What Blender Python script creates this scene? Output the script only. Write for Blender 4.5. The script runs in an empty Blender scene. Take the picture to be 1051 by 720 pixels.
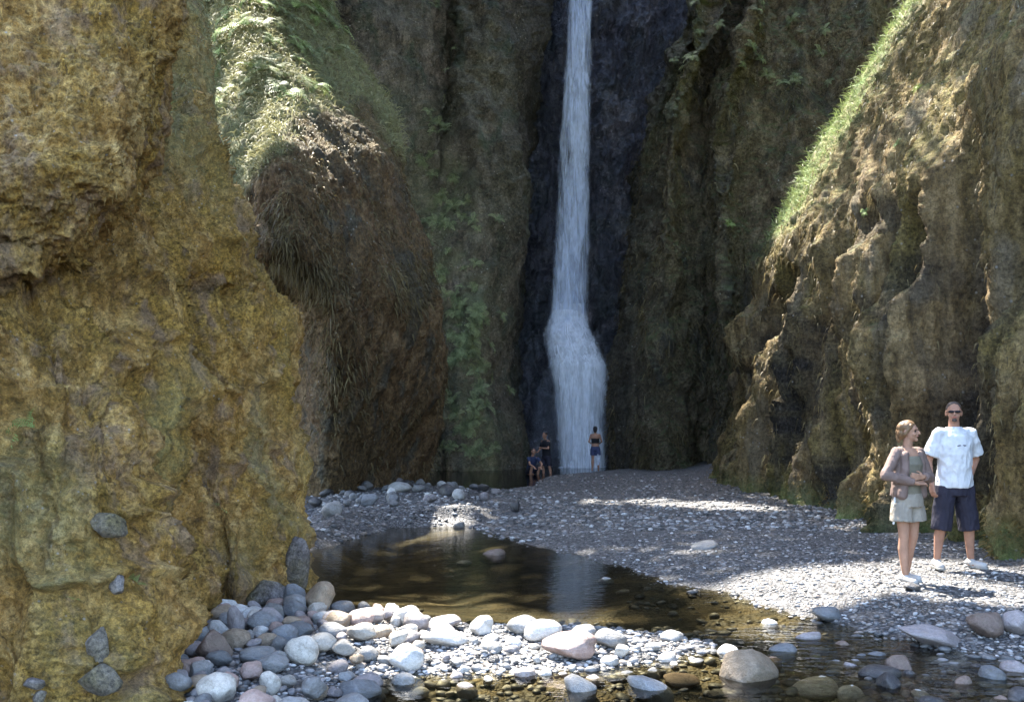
import bpy, bmesh, math, random
import numpy as np
from mathutils import Vector, Matrix
random.seed(7); rng = np.random.default_rng(11)
R = math.radians
S = bpy.context.scene
COL = S.collection
F = 1020.0; HV = 444.0; CH = 1.5; CX = 525.5
SUN = np.array([-0.25, 0.45, 0.857]); SUN /= np.linalg.norm(SUN)

# ------------------------------------------------------------ basics
def P(u, v, y):
    return np.array([(u-CX)/F*y, y, CH-(v-HV)/F*y])
def ground_hit(u, v, z=-0.05):
    y = (CH-z)*F/(v-HV)
    return (u-CX)/F*y, y
def uv_of(p):
    p = np.asarray(p)
    return CX+p[..., 0]/p[..., 1]*F, HV+(CH-p[..., 2])/p[..., 1]*F

_perm = np.random.default_rng(3).permutation(256).astype(np.int64)
_perm = np.concatenate([_perm, _perm])
_g = np.random.default_rng(4).normal(size=(256, 3)); _g /= np.linalg.norm(_g, axis=1)[:, None]
def perlin(p):
    p = np.asarray(p, dtype=float)
    i = np.floor(p).astype(np.int64); f = p-i; i &= 255
    w = f*f*f*(f*(f*6-15)+10)
    out = np.zeros(p.shape[0])
    for dx in (0, 1):
        for dy in (0, 1):
            for dz in (0, 1):
                h = _perm[_perm[_perm[(i[:, 0]+dx) & 255]+((i[:, 1]+dy) & 255)]+((i[:, 2]+dz) & 255)]
                g = _g[h]
                d = (f[:, 0]-dx)*g[:, 0]+(f[:, 1]-dy)*g[:, 1]+(f[:, 2]-dz)*g[:, 2]
                out += d*(w[:, 0] if dx else 1-w[:, 0])*(w[:, 1] if dy else 1-w[:, 1])*(w[:, 2] if dz else 1-w[:, 2])
    return out*1.6
def fbm(p, octv=4, gain=.5):
    p = np.asarray(p, float); o = np.zeros(p.shape[0]); a = 1.; s = 1.
    for k in range(octv):
        o += a*perlin(p*s+k*17.3); a *= gain; s *= 2.03
    return o
def ridged(p, octv=4, gain=.5):
    p = np.asarray(p, float); o = np.zeros(p.shape[0]); a = 1.; s = 1.
    for k in range(octv):
        o += a*(.5-2*np.abs(perlin(p*s+k*9.7))); a *= gain; s *= 2.03
    return o

def mesh_np(name, verts, faces, smooth=True):
    me = bpy.data.meshes.new(name)
    verts = np.asarray(verts, dtype=np.float32); faces = np.asarray(faces, dtype=np.int32)
    n, k = faces.shape
    me.vertices.add(len(verts)); me.vertices.foreach_set('co', verts.ravel())
    me.loops.add(n*k); me.loops.foreach_set('vertex_index', faces.ravel())
    me.polygons.add(n)
    me.polygons.foreach_set('loop_start', np.arange(0, n*k, k, dtype=np.int32))
    me.polygons.foreach_set('loop_total', np.full(n, k, dtype=np.int32))
    me.polygons.foreach_set('use_smooth', np.full(n, smooth))
    me.update(calc_edges=True); me.validate()
    return me
def vcol(me, arr, name='tone'):
    a = me.attributes.new(name, 'FLOAT', 'POINT'); a.data.foreach_set('value', np.asarray(arr, dtype=np.float32))
def link(name, me, mat=None, parent=None):
    o = bpy.data.objects.new(name, me); COL.objects.link(o)
    if mat is not None and len(me.materials) == 0: me.materials.append(mat)
    if parent is not None: o.parent = parent
    return o
def tag(o, label=None, cat=None, group=None, kind=None):
    if label: o['label'] = label
    if cat: o['category'] = cat
    if group: o['group'] = group
    if kind: o['kind'] = kind
    return o
def empty(name, loc, rz=0):
    o = bpy.data.objects.new(name, None); COL.objects.link(o); o.location = Vector([float(c) for c in loc]); o.rotation_euler = (0, 0, rz)
    o.empty_display_size = .2
    return o

# ------------------------------------------------------------ materials
class NT:
    def __init__(s, name):
        s.m = bpy.data.materials.new(name); s.m.use_nodes = True; s.t = s.m.node_tree; s.t.nodes.clear()
        s.out = s.n('ShaderNodeOutputMaterial')
    def n(s, typ, **kw):
        nd = s.t.nodes.new(typ)
        for k, v in kw.items():
            if k.startswith('_'): setattr(nd, k[1:], v)
        return nd
    def l(s, a, b): s.t.links.new(a, b)
    def noise(s, vec, scale, detail=6, rough=.6, dist=0.):
        nd = s.n('ShaderNodeTexNoise'); nd.inputs['Scale'].default_value = scale; nd.inputs['Detail'].default_value = detail
        nd.inputs['Roughness'].default_value = rough; nd.inputs['Distortion'].default_value = dist
        s.l(vec, nd.inputs['Vector']); return nd.outputs['Fac']
    def vor(s, vec, scale, feature='F1'):
        nd = s.n('ShaderNodeTexVoronoi'); nd.feature = feature; nd.inputs['Scale'].default_value = scale
        s.l(vec, nd.inputs['Vector']); return nd
    def ramp(s, fac, stops, interp='LINEAR'):
        nd = s.n('ShaderNodeValToRGB'); cr = nd.color_ramp; cr.interpolation = interp
        while len(cr.elements) < len(stops): cr.elements.new(.5)
        for e, (p, c) in zip(cr.elements, stops):
            e.position = p; e.color = (c, c, c, 1) if isinstance(c, (int, float)) else (*c, 1)
        s.l(fac, nd.inputs['Fac']); return nd.outputs['Color']
    def mix(s, fac, a, b, typ='MIX'):
        nd = s.n('ShaderNodeMix'); nd.data_type = 'RGBA'; nd.blend_type = typ
        for sock, val in ((nd.inputs[0], fac), (nd.inputs[6], a), (nd.inputs[7], b)):
            if isinstance(val, (int, float)): sock.default_value = val
            elif isinstance(val, tuple): sock.default_value = (*val, 1)
            else: s.l(val, sock)
        return nd.outputs[2]
    def math(s, op, a, b=None):
        nd = s.n('ShaderNodeMath'); nd.operation = op
        for i, val in enumerate((a, b)):
            if val is None: continue
            if isinstance(val, (int, float)): nd.inputs[i].default_value = val
            else: s.l(val, nd.inputs[i])
        return nd.outputs[0]
    def mapping(s, vec, scale=(1, 1, 1)):
        nd = s.n('ShaderNodeMapping'); nd.inputs['Scale'].default_value = scale; s.l(vec, nd.inputs['Vector']); return nd.outputs[0]
    def bump(s, h, strength, dist, normal=None):
        nd = s.n('ShaderNodeBump'); nd.inputs['Strength'].default_value = strength; nd.inputs['Distance'].default_value = dist
        s.l(h, nd.inputs['Height'])
        if normal: s.l(normal, nd.inputs['Normal'])
        return nd.outputs[0]
    def principled(s, col, rough=.8, normal=None, spec=.3, **kw):
        nd = s.n('ShaderNodeBsdfPrincipled')
        if isinstance(col, tuple): nd.inputs['Base Color'].default_value = (*col, 1)
        else: s.l(col, nd.inputs['Base Color'])
        if isinstance(rough, (int, float)): nd.inputs['Roughness'].default_value = rough
        else: s.l(rough, nd.inputs['Roughness'])
        nd.inputs['Specular IOR Level'].default_value = spec
        if normal: s.l(normal, nd.inputs['Normal'])
        for k, v in kw.items(): nd.inputs[k.replace('_', ' ')].default_value = v
        return nd.outputs[0]
    def surf(s, sh): s.l(sh, s.out.inputs['Surface']); return s.m
    def pos(s): return s.n('ShaderNodeNewGeometry').outputs['Position']
    def obj(s): return s.n('ShaderNodeTexCoord').outputs['Object']
    def attr(s, name):
        nd = s.n('ShaderNodeAttribute'); nd.attribute_name = name; return nd.outputs['Fac']

def rock_mat(name, cols, moss, grass, sc=1., stretch=(1, 1, .6), rough=.85, bump=1., patch=None, spec=.25, facet=.5):
    """cols: dark, mid, light earth; moss by noise; 'tone' attribute = amount of grass/green"""
    t = NT(name); p = t.pos(); ps = t.mapping(p, stretch)
    big = t.noise(ps, .55*sc, 5, .6); med = t.noise(ps, 3.2*sc, 7, .68); fine = t.noise(p, 17*sc, 5, .7); vf = t.noise(p, 55*sc, 3, .7)
    c = t.ramp(med, [(.3, cols[0]), (.47, cols[1]), (.62, cols[2])])
    c = t.mix(t.ramp(big, [(.42, 0.), (.62, .75)]), c, t.ramp(fine, [(.35, moss[0]), (.65, moss[1])]))
    if patch:
        pn = t.noise(ps, 1.3*sc, 4, .6, .6)
        c = t.mix(t.ramp(pn, [(.53, 0.), (.63, .8)]), c, patch)
    sp = t.ramp(fine, [(.32, .45), (.5, 1.), (.72, 1.45)])
    c = t.mix(1., c, sp, 'MULTIPLY')
    sp2 = t.ramp(vf, [(.35, .65), (.52, 1.), (.7, 1.5)])
    c = t.mix(.7, c, sp2, 'MULTIPLY')
    g = t.math('MULTIPLY', t.attr('tone'), t.ramp(t.noise(p, 6*sc, 5, .65), [(.3, .35), (.55, 1.)]))
    c = t.mix(g, c, t.ramp(vf, [(.3, grass[0]), (.7, grass[1])]))
    c = t.mix(t.attr('bare'), c, t.ramp(fine, [(.3, (.010, .009, .008)), (.5, (.035, .029, .023)), (.72, (.10, .085, .068))]))  # dark wet rock by the falls; bare rock and painted shade in right-cliff hollows
    # pale mineral flecks
    vv = t.vor(p, 9*sc); fl = t.math('MULTIPLY', t.ramp(vv.outputs['Distance'], [(.10, 1.), (.2, 0.)]), t.ramp(t.noise(p, 2.2*sc, 3), [(.5, 0.), (.62, .8)]))
    c = t.mix(fl, c, (.33, .31, .27))
    # broken blocky relief
    dv = t.n('ShaderNodeVectorMath'); dv.operation = 'ADD'; t.l(ps, dv.inputs[0])
    nc = t.n('ShaderNodeTexNoise'); nc.inputs['Scale'].default_value = 3*sc; nc.inputs['Detail'].default_value = 4; t.l(p, nc.inputs['Vector'])
    sv = t.n('ShaderNodeVectorMath'); sv.operation = 'SCALE'; sv.inputs['Scale'].default_value = .5/sc; t.l(nc.outputs['Color'], sv.inputs[0]); t.l(sv.outputs[0], dv.inputs[1])
    vb = t.vor(dv.outputs[0], 3.2*sc); vc = t.vor(dv.outputs[0], 8.5*sc)
    sx_ = t.n('ShaderNodeSeparateColor'); t.l(vc.outputs['Color'], sx_.inputs[0])
    c = t.mix(facet, c, t.ramp(sx_.outputs[0], [(0., .62), (1., 1.35)]), 'MULTIPLY')
    hb = t.bump(vb.outputs['Distance'], .8*facet, .25/sc); hb = t.bump(vc.outputs['Distance'], .8*facet, .10/sc, hb)
    h1 = t.bump(med, .9*bump, .22/sc, hb); h2 = t.bump(fine, .9*bump, .06/sc, h1); h3 = t.bump(vf, .8*bump, .02/sc, h2)
    return t.surf(t.principled(c, rough, h3, spec))

M = {}
M['ochre'] = rock_mat('ochre_rock', [(.06, .034, .010), (.31, .175, .048), (.50, .33, .125)], [(.14, .088, .016), (.40, .25, .05)],
                      [(.13, .125, .045), (.36, .34, .16)], 2.2, stretch=(1.1, 1.1, .72), patch=(.25, .165, .10), facet=.6)
M['brown'] = rock_mat('brown_rock', [(.035, .022, .012), (.15, .09, .042), (.25, .165, .085)], [(.06, .042, .02), (.15, .10, .042)],
                      [(.13, .14, .06), (.34, .35, .18)], .8, patch=(.085, .08, .06))
M['green'] = rock_mat('mossy_rock', [(.035, .03, .024), (.105, .09, .066), (.18, .155, .12)], [(.05, .055, .032), (.12, .11, .07)],
                      [(.08, .085, .045), (.20, .205, .11)], .6, patch=(.06, .075, .05))
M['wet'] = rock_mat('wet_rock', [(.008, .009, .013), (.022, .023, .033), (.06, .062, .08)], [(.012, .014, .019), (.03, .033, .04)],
                    [(.02, .04, .03), (.04, .08, .05)], .6, rough=.35, spec=.6, facet=.9, patch=(.085, .085, .095))  # paler patch colour paints glints onto the wet rock
M['dark'] = rock_mat('dark_rock', [(.03, .022, .015), (.13, .095, .06), (.25, .195, .13)], [(.055, .045, .025), (.15, .12, .065)],
                     [(.04, .06, .02), (.12, .15, .06)], .6, patch=(.065, .06, .05))
M['right'] = rock_mat('moss_curtain', [(.035, .024, .011), (.18, .12, .05), (.33, .235, .115)], [(.085, .068, .018), (.22, .17, .05)],
                      [(.08, .13, .03), (.22, .33, .12)], .9, stretch=(1.2, 1.2, .35), patch=(.19, .15, .095))

def stone_mat(name, a, b, rough=.55):
    t = NT(name); p = t.obj(); n1 = t.noise(p, 3., 6, .65); n2 = t.noise(p, 22., 4, .7)
    oi = t.n('ShaderNodeObjectInfo').outputs['Random']
    c = t.ramp(n1, [(.3, a), (.65, b)])
    c = t.mix(.8, c, t.ramp(n2, [(.3, .5), (.5, 1.), (.75, 1.25)]), 'MULTIPLY')
    c = t.mix(t.ramp(t.noise(p, 1.6, 6, .7), [(.5, 0.), (.64, .55)]), c, (.10, .085, .06))
    c = t.mix(1., c, t.ramp(oi, [(0., .65), (1., 1.18)]), 'MULTIPLY')
    return t.surf(t.principled(c, rough, t.bump(n2, .35, .02, t.bump(n1, .4, .08)), .4))
SM = {
 'mossy': None,
 'grey': stone_mat('grey_stone', (.14, .138, .135), (.27, .265, .26)),
 'blue': stone_mat('blue_grey_stone', (.13, .135, .14), (.235, .24, .25)),
 'lilac': stone_mat('lilac_stone', (.19, .165, .165), (.32, .285, .28)),
 'tan': stone_mat('tan_stone', (.20, .145, .095), (.36, .28, .20)),
 'cream': stone_mat('cream_stone', (.36, .32, .27), (.55, .51, .45)),
 'brown': stone_mat('brown_stone', (.10, .07, .055), (.22, .16, .13)),
 'dark': stone_mat('dark_stone', (.03, .03, .035), (.09, .085, .085), .35),
 'pink': stone_mat('pink_stone', (.26, .17, .14), (.42, .31, .27)),
 'white': stone_mat('white_stone', (.38, .365, .34), (.58, .56, .53)),
}
SM['mossy'] = rock_mat('mossy_stone', [(.07, .06, .055), (.20, .175, .165), (.30, .27, .26)], [(.10, .085, .03), (.20, .16, .05)], [(.1, .1, .03), (.2, .2, .1)], 2.6, stretch=(1, 1, 1))
def pebble_mat():
    t = NT('pebbles'); a = t.attr('tone'); p = t.pos()
    c = t.ramp(a, [(0., (.04, .04, .04)), (.2, (.10, .10, .10)), (.4, (.19, .185, .185)), (.55, (.26, .245, .24)), (.7, (.20, .16, .13)), (.85, (.30, .295, .29)), (1., (.52, .51, .50))])
    n = t.noise(p, 60, 3)
    c = t.mix(.6, c, t.ramp(n, [(.3, .7), (.6, 1.1)]), 'MULTIPLY')
    return t.surf(t.principled(c, .5, t.bump(n, .3, .01), .4))
M['pebble'] = pebble_mat()
def ground_mat():
    t = NT('gravel_bed'); p = t.pos()
    v1 = t.vor(p, 19.); v2 = t.vor(p, 42.)
    def cols(v):
        s = t.n('ShaderNodeSeparateColor'); t.l(v.outputs['Color'], s.inputs[0])
        return t.ramp(s.outputs[0], [(0., (.04, .04, .042)), (.3, (.11, .11, .115)), (.55, (.18, .18, .185)), (.75, (.15, .13, .115)), (1., (.32, .315, .31))])
    m = t.ramp(t.noise(p, 1.6, 3), [(.42, 0.), (.58, 1.)])
    c = t.mix(m, cols(v1), cols(v2))
    gap = t.mix(m, t.ramp(v1.outputs['Distance'], [(.32, 1.), (.62, .25)]), t.ramp(v2.outputs['Distance'], [(.32, 1.), (.62, .3)]))
    c = t.mix(1., c, gap, 'MULTIPLY')
    wetc = t.ramp(t.noise(t.mapping(p, (.7, 2.2, 1)), 2.3, 6, .65), [(.3, (.022, .020, .011)), (.48, (.065, .052, .028)), (.62, (.15, .115, .06)), (.75, (.26, .205, .12))])
    wetc = t.mix(.7, wetc, gap, 'MULTIPLY')
    c = t.mix(t.attr('tone'), c, wetc)
    h = t.mix(m, v1.outputs['Distance'], v2.outputs['Distance'])
    bn = t.n('ShaderNodeBump'); bn.invert = True; bn.inputs['Strength'].default_value = 1.; bn.inputs['Distance'].default_value = .035
    t.l(h, bn.inputs['Height'])
    return t.surf(t.principled(c, .6, bn.outputs[0], .35))
M['ground'] = ground_mat()
def water_mat(name, tint, bsc, bst, streak=1.):
    t = NT(name); p = t.pos()
    n = t.noise(t.mapping(p, (1., streak, 1)), bsc, 3, .55, .3)
    n = t.math('MULTIPLY', n, t.math('ADD', 1., t.math('MULTIPLY', t.attr('tone'), 14.)))
    bn = t.bump(n, bst, .05)
    fr = t.n('ShaderNodeFresnel'); fr.inputs['IOR'].default_value = 1.333; t.l(bn, fr.inputs['Normal'])
    gl = t.n('ShaderNodeBsdfGlossy'); gl.inputs['Roughness'].default_value = .04; t.l(bn, gl.inputs['Normal'])
    tr = t.n('ShaderNodeBsdfTransparent'); tr.inputs['Color'].default_value = (*tint, 1)
    mx = t.n('ShaderNodeMixShader'); t.l(fr.outputs[0], mx.inputs[0]); t.l(tr.outputs[0], mx.inputs[1]); t.l(gl.outputs[0], mx.inputs[2])
    return t.surf(mx.outputs[0])
M['water'] = water_mat('stream_water', (.66, .63, .50), 5., .09, 2.)
M['pool'] = water_mat('plunge_pool_water', (.10, .16, .15), 3., .12)
def fall_mat(nm='falling_water', cc=(.78, .84, .98), lo=.04):
    t = NT(nm); p = t.pos()
    n = t.noise(t.mapping(p, (3.2, 3.2, .35)), 1.2, 7, .62, .5); n2 = t.noise(t.mapping(p, (12., 12., 2.2)), 1., 5, .65)
    a = t.math('MULTIPLY', t.ramp(n, [(.40, lo), (.56, 1.)]), t.ramp(t.attr('tone'), [(0., 0.), (.45, .16), (.8, .7), (1., .92)]))
    a = t.math('MULTIPLY', a, t.ramp(n2, [(.3, .55), (.6, 1.)]))
    d = t.principled(cc, .5, t.bump(n2, .35, .05), .4)
    tl = t.n('ShaderNodeBsdfTranslucent'); tl.inputs['Color'].default_value = (*cc, 1)
    m1 = t.n('ShaderNodeMixShader'); m1.inputs[0].default_value = .4; t.l(d, m1.inputs[1]); t.l(tl.outputs[0], m1.inputs[2])
    tr = t.n('ShaderNodeBsdfTransparent')
    mx = t.n('ShaderNodeMixShader'); t.l(a, mx.inputs[0]); t.l(tr.outputs[0], mx.inputs[1]); t.l(m1.outputs[0], mx.inputs[2])
    return t.surf(mx.outputs[0])
M['fall'] = fall_mat(); M['foamfall'] = fall_mat('broken_white_water', (.93, .95, 1.), .45)
def leaf_mat(name, a, b, rough=.6):
    t = NT(name); c = t.ramp(t.attr('tone'), [(0., a), (1., b)])
    d = t.principled(c, rough, None, .25)
    tl = t.n('ShaderNodeBsdfTranslucent'); t.l(c, tl.inputs['Color'])
    mx = t.n('ShaderNodeMixShader'); mx.inputs[0].default_value = .25; t.l(d, mx.inputs[1]); t.l(tl.outputs[0], mx.inputs[2])
    return t.surf(mx.outputs[0])
M['grass'] = leaf_mat('grass_blades', (.12, .12, .045), (.38, .36, .19))
M['lush'] = leaf_mat('lush_grass_blades', (.08, .11, .035), (.27, .32, .13))
M['drymoss'] = leaf_mat('dry_moss_strands', (.045, .032, .014), (.24, .19, .09))
M['olivemoss'] = leaf_mat('olive_moss', (.08, .055, .016), (.34, .235, .08))
M['fern'] = leaf_mat('fern_leaf', (.13, .19, .05), (.36, .46, .17))
M['farfern'] = leaf_mat('blue_fern_leaf', (.10, .12, .055), (.33, .37, .18))
M['canopy'] = leaf_mat('canopy_leaf', (.03, .06, .015), (.08, .13, .03))
M['bark'] = rock_mat('bark', [(.03, .02, .012), (.08, .055, .035), (.12, .09, .06)], [(.04, .05, .02), (.07, .08, .03)], [(.04, .06, .02), (.1, .12, .05)], 2.)
def plain(name, c, rough=.8, bs=0, spec=.3, var=.25):
    t = NT(name); p = t.obj(); n = t.noise(p, 40, 4); n2 = t.noise(p, 7, 3)
    cc = t.mix(1., c, t.ramp(n2, [(.3, 1-var), (.7, 1+var*.4)]), 'MULTIPLY')
    return t.surf(t.principled(cc, rough, t.bump(n2, .35, .03, t.bump(n, .3+bs, .004)), spec))
for k, c in dict(skin=(.36, .19, .125), skin_tan=(.36, .20, .13), shirt=(.60, .60, .60), navy=(.022, .020, .032), hair_blond=(.17, .10, .05), hair_grey=(.07, .05, .04),
                 cardigan=(.175, .12, .10), khaki=(.27, .235, .19), top=(.17, .15, .11), shoe=(.40, .38, .36), sole=(.25, .24, .22), black=(.012, .012, .016),
                 hair_dark=(.02, .015, .015), denim=(.05, .06, .13), towel=(.65, .68, .78), lip=(.40, .13, .11), blueshirt=(.03, .04, .09), wood=(.26, .22, .18), print=(.09, .09, .11)).items():
    M[k] = plain('cloth_'+k, c, .8 if 'hair' not in k else .5)

# ------------------------------------------------------------ cliffs
def catmull(g, n):
    """interpolate along axis 0 of array g (k, m, 3) to n samples"""
    g = np.asarray(g, float); k = len(g)
    gg = np.concatenate([[2*g[0]-g[1]], g, [2*g[-1]-g[-2]]])
    t = np.linspace(0, k-1-1e-9, n); i = np.floor(t).astype(int); f = (t-i)[:, None, None]
    p0, p1, p2, p3 = gg[i], gg[i+1], gg[i+2], gg[i+3]
    return .5*((2*p1)+(-p0+p2)*f+(2*p0-5*p1+4*p2-p3)*f*f+(-p0+3*p1-3*p2+p3)*f**3)
def resample(g, w, n):
    """as catmull, but samples spread by weights per span"""
    g = np.asarray(g, float); k = len(g)
    w = np.asarray(w, float); cw = np.concatenate([[0], np.cumsum(w)]); cw /= cw[-1]
    t = np.interp(np.linspace(0, 1, n), cw, np.arange(k)); t = np.clip(t, 0, k-1-1e-9)
    gg = np.concatenate([[2*g[0]-g[1]], g, [2*g[-1]-g[-2]]])
    i = np.floor(t).astype(int); f = (t-i)[:, None, None]
    p0, p1, p2, p3 = gg[i], gg[i+1], gg[i+2], gg[i+3]
    return .5*((2*p1)+(-p0+p2)*f+(2*p0-5*p1+4*p2-p3)*f*f+(-p0+3*p1-3*p2+p3)*f**3)
def grid_normals(G):
    du = np.gradient(G, axis=0); dv = np.gradient(G, axis=1)
    n = np.cross(du, dv); n /= np.linalg.norm(n, axis=2)[..., None]+1e-9
    return n
SURF = {}; BARE_WET_SHADE = {}
def cliff(name, rows, mat, nu, nv, disp, tone, label=None):
    """rows: (nrows, ncols, 3), bottom to top. disp(p, n)->scalar; tone(p, n)->0..1"""
    g = np.array(rows, float)
    us = np.linalg.norm(np.diff(g, axis=1), axis=2)
    vs = np.linalg.norm(np.diff(g, axis=0), axis=2)
    # screen-ish spacing: weight spans by size over distance, less outside the view
    uu, vv = uv_of(g)
    inview = ((uu > -120) & (uu < 1170) & (vv > -80) & (vv < 790)).astype(float)
    wu = (us/g[:, 1:, 1]*(.12+np.maximum(inview[:, 1:], inview[:, :-1]))).mean(0)+1e-4
    wv = (vs/g[1:, :, 1]*(.12+np.maximum(inview[1:], inview[:-1]))).mean(1)+1e-4
    G = resample(g, wv, nv)                      # (nv, ncols, 3)
    G = resample(G.transpose(1, 0, 2), wu, nu)   # (nu, nv, 3)
    n = grid_normals(G)
    cam = np.array([0, 0, CH])
    if ((n*(cam-G)).sum(2)).mean() < 0: n = -n
    d = disp(G.reshape(-1, 3), n.reshape(-1, 3)).reshape(nu, nv)
    G = G+n*d[..., None]
    n2 = grid_normals(G)
    if ((n2*n).sum(2)).mean() < 0: n2 = -n2
    idx = np.arange(nu*nv).reshape(nu, nv)
    q = np.stack([idx[:-1, :-1], idx[1:, :-1], idx[1:, 1:], idx[:-1, 1:]], -1).reshape(-1, 4)
    a = G.reshape(-1, 3)
    fn = np.cross(a[q[0::97, 1]]-a[q[0::97, 0]], a[q[0::97, 2]]-a[q[0::97, 0]])
    if (fn*n2.reshape(-1, 3)[q[0::97, 0]]).sum() < 0: q = q[:, ::-1]
    me = mesh_np(name, a, q)
    vcol(me, np.clip(BARE_WET_SHADE.pop('x'), 0, 1) if 'x' in BARE_WET_SHADE else np.zeros(len(a)), 'bare')
    tn = np.clip(tone(a, n2.reshape(-1, 3)), 0, 1); vcol(me, tn)
    o = link(name, me, mat); tag(o, kind='structure')
    SURF[name] = (a, n2.reshape(-1, 3), tn)
    return o
def region(pts, poly, soft=0):
    """points inside polygon (2d)"""
    x, y = pts[:, 0], pts[:, 1]; ins = np.zeros(len(x), bool); n = len(poly)
    for i in range(n):
        x1, y1 = poly[i]; x2, y2 = poly[(i+1) % n]
        c = ((y1 > y) != (y2 > y)) & (x < (x2-x1)*(y-y1)/((y2-y1)+1e-12)+x1)
        ins ^= c
    return ins
def lerp(x, xs, ys): return np.interp(x, xs, ys)
def spot(p, c, r):
    """smooth bump 1 at c falling to 0 at radius r (r scalar or 3-vector)"""
    d = np.sqrt((((p-np.asarray(c))/np.asarray(r))**2).sum(1)); t = np.clip(1-d, 0, 1); return t*t*(3-2*t)

# --- near left cliff
Arows = []
vA = [900, 760, 700, 640, 560, 480, 400, 335, 300, 270, 230, 190, 130, 60, 0, -120, -350, -700]
E_ = lerp(-np.array(vA), [-900, -620, -560, -480, -335, -300, -270, -230, -190, -130, -60, 0, 120, 350, 700], [320, 312, 306, 300, 299, 276, 259, 255, 238, 224, 216, 206, 190, 165, 140])
YE = lerp(-np.array(vA), [-900, -335, -300, -270, -230, -130, -60, 0, 120, 350, 700], [10.8, 10.8, 11.0, 10.2, 9.8, 11, 12, 13, 15, 18, 24])
wA = lerp(-np.array(vA), [-900, -480, -230, 700], [0, .1, .9, 1])
ul = np.array([-330, -150, 0, 80, 148, 172, 200, 240, 284.])
yl = np.array([3.9, 4.6, 5.2, 5.25, 5.65, 7.7, 8.6, 8.9, 9.6])
yu = np.array([4.2, 5.0, 5.65, 5.95, 6.5, 7.3, 8.0, 8.6, 9.2])
for v, e, ye, w in zip(vA, E_, YE, wA):
    u = -330+(ul+330)*(e+330)/(310+330.)
    y = yl*(1-w)+yu*w
    back = np.clip(ye-10.4, 0, 99)*np.linspace(.35, 1, 9)
    y = y+back
    y = np.minimum(y, ye-.2)
    r = [P(a, v, b) for a, b in zip(u, y)]
    r += [P(e, v, ye), P(e-6, v, ye+1.3), P(e-50, v, ye+3.5), P(e-200, v, ye+6)]
    Arows.append(r)
def dispA(p, n):
    w = np.clip((13-p[:, 1])/3, .3, 1)
    d = .34*fbm(p*[.62, .62, .5], 3)+.12*ridged(p*[1.7, 1.7, .9]+5, 3)
    d += .055*fbm(p*5.5, 4, .6)+.016*ridged(p*17, 3, .6)
    cell = np.abs(perlin(p*[2.4, 2.4, 1.5]+31)); d -= .10*np.clip(.12-cell, 0, 1)/.12   # cracks
    for (u, v, y, rr, a) in [(150, 430, 6.3, .45, -.22), (198, 590, 8.4, [.28, .9, .8], -.5), (55, 590, 5.9, [.4, .4, .3], -.25), (15, 380, 6., .4, -.16), (190, 400, 7.6, [.5, .6, .4], -.3),
                             (290, 520, 10, [.5, .9, .25], .15), (30, 560, 5.9, .3, .12), (235, 340, 8.9, .7, .15), (105, 690, 5.9, .35, .15), (145, 505, 6.2, [.5, .5, .12], -.14)]:
        d += a*spot(p, P(u, v, y), rr)
    return d*w
def toneA(p, n):
    u, v = uv_of(p)
    s = np.clip((n[:, 2]-.15)/.5, 0, 1)*.75
    top = np.clip((p[:, 2]-3.4)/1.2, 0, 1)*np.clip((p[:, 1]-7.8)/1.2, 0, 1)*.8
    side = np.clip((p[:, 1]-9.6)/1.0, 0, 1)*.25
    low = np.clip(perlin(p*[.9, .9, .7]+41)*1.6-.25, 0, .55)*np.clip((3.-p[:, 2])/1.5, .2, 1)
    return np.maximum(np.maximum(s*np.clip((p[:, 2]-2.6)/1.2, .25, 1), top), side)*(.65+.7*fbm(p*1.4, 3))+low
cliff('cliff_near_left', Arows, M['ochre'], 470, 620, dispA, toneA)

vO = [262, 274, 262, 225, 180, 130, 60, 0, -120, -350]
eO = [14, 32, 84, 108, 136, 163, 174, 177, 182, 186]
yO = [6.9, 6.25, 5.98, 5.88, 5.84, 5.92, 6.05, 6.25, 6.6, 7.8]
Orows = []
for v, e, y in zip(vO, eO, yO):
    us_ = -300+(np.array([-300, -150, -50, 20, 80, 130, 165.])+300)*(e-8+300)/(465.)
    r = [P(a, v, y-b) for a, b in zip(us_, [.4, .35, .3, .32, .3, .2, .02])]
    r += [P(e, v, y+.3), P(e-2, v, y+1.2), P(e-30, v, y+2.4)]
    Orows.append(r)
def dispO(p, n):
    return .14*fbm(p*.9, 3)+.06*ridged(p*[2.2, 2.2, 1.3]+3, 3)+.05*fbm(p*6, 4, .6)+.016*ridged(p*17, 3, .6)
cliff('cliff_overhang_left', Orows, M['ochre'], 260, 300, dispO, lambda p, n: np.clip(n[:, 2]-.2, 0, 1)*.3*(1+fbm(p, 2)))

# --- second left cliff with the grassy brow
vB = [560, 500, 440, 380, 320, 270, 220, 170, 120, 70, 10, -80, -220, -420]
eB = [434, 434, 445, 449, 443, 432, 419, 409, 396, 370, 338, 310, 288, 268]
rB = [1.2, 1.0, .4, -.6, -1.6, -2.2, -2.3, -1.7, .3, 2.6, 4.5, 7, 11, 16]
Brows = []
for v, e, rc in zip(vB, eB, rB):
    us_ = 150+(np.array([150, 240, 285, 312, 350, 392, 430.])-150)*(e-12-150)/280.
    ys_ = np.array([23, 22.5, 21.6, 21.0, 21.8, 23.6, 26.0])
    if v > 280: ys_ = ys_+np.array([11, 11, 10, 1.6, -.6, -.3, 0])*min(1, (v-280)/45.)
    r = [P(a, v, b+rc) for a, b in zip(us_, ys_)]
    r += [P(e, v, 28+rc), P(e-3, v, 31+rc), P(e-60, v, 35+rc)]
    Brows.append(r)
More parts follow.
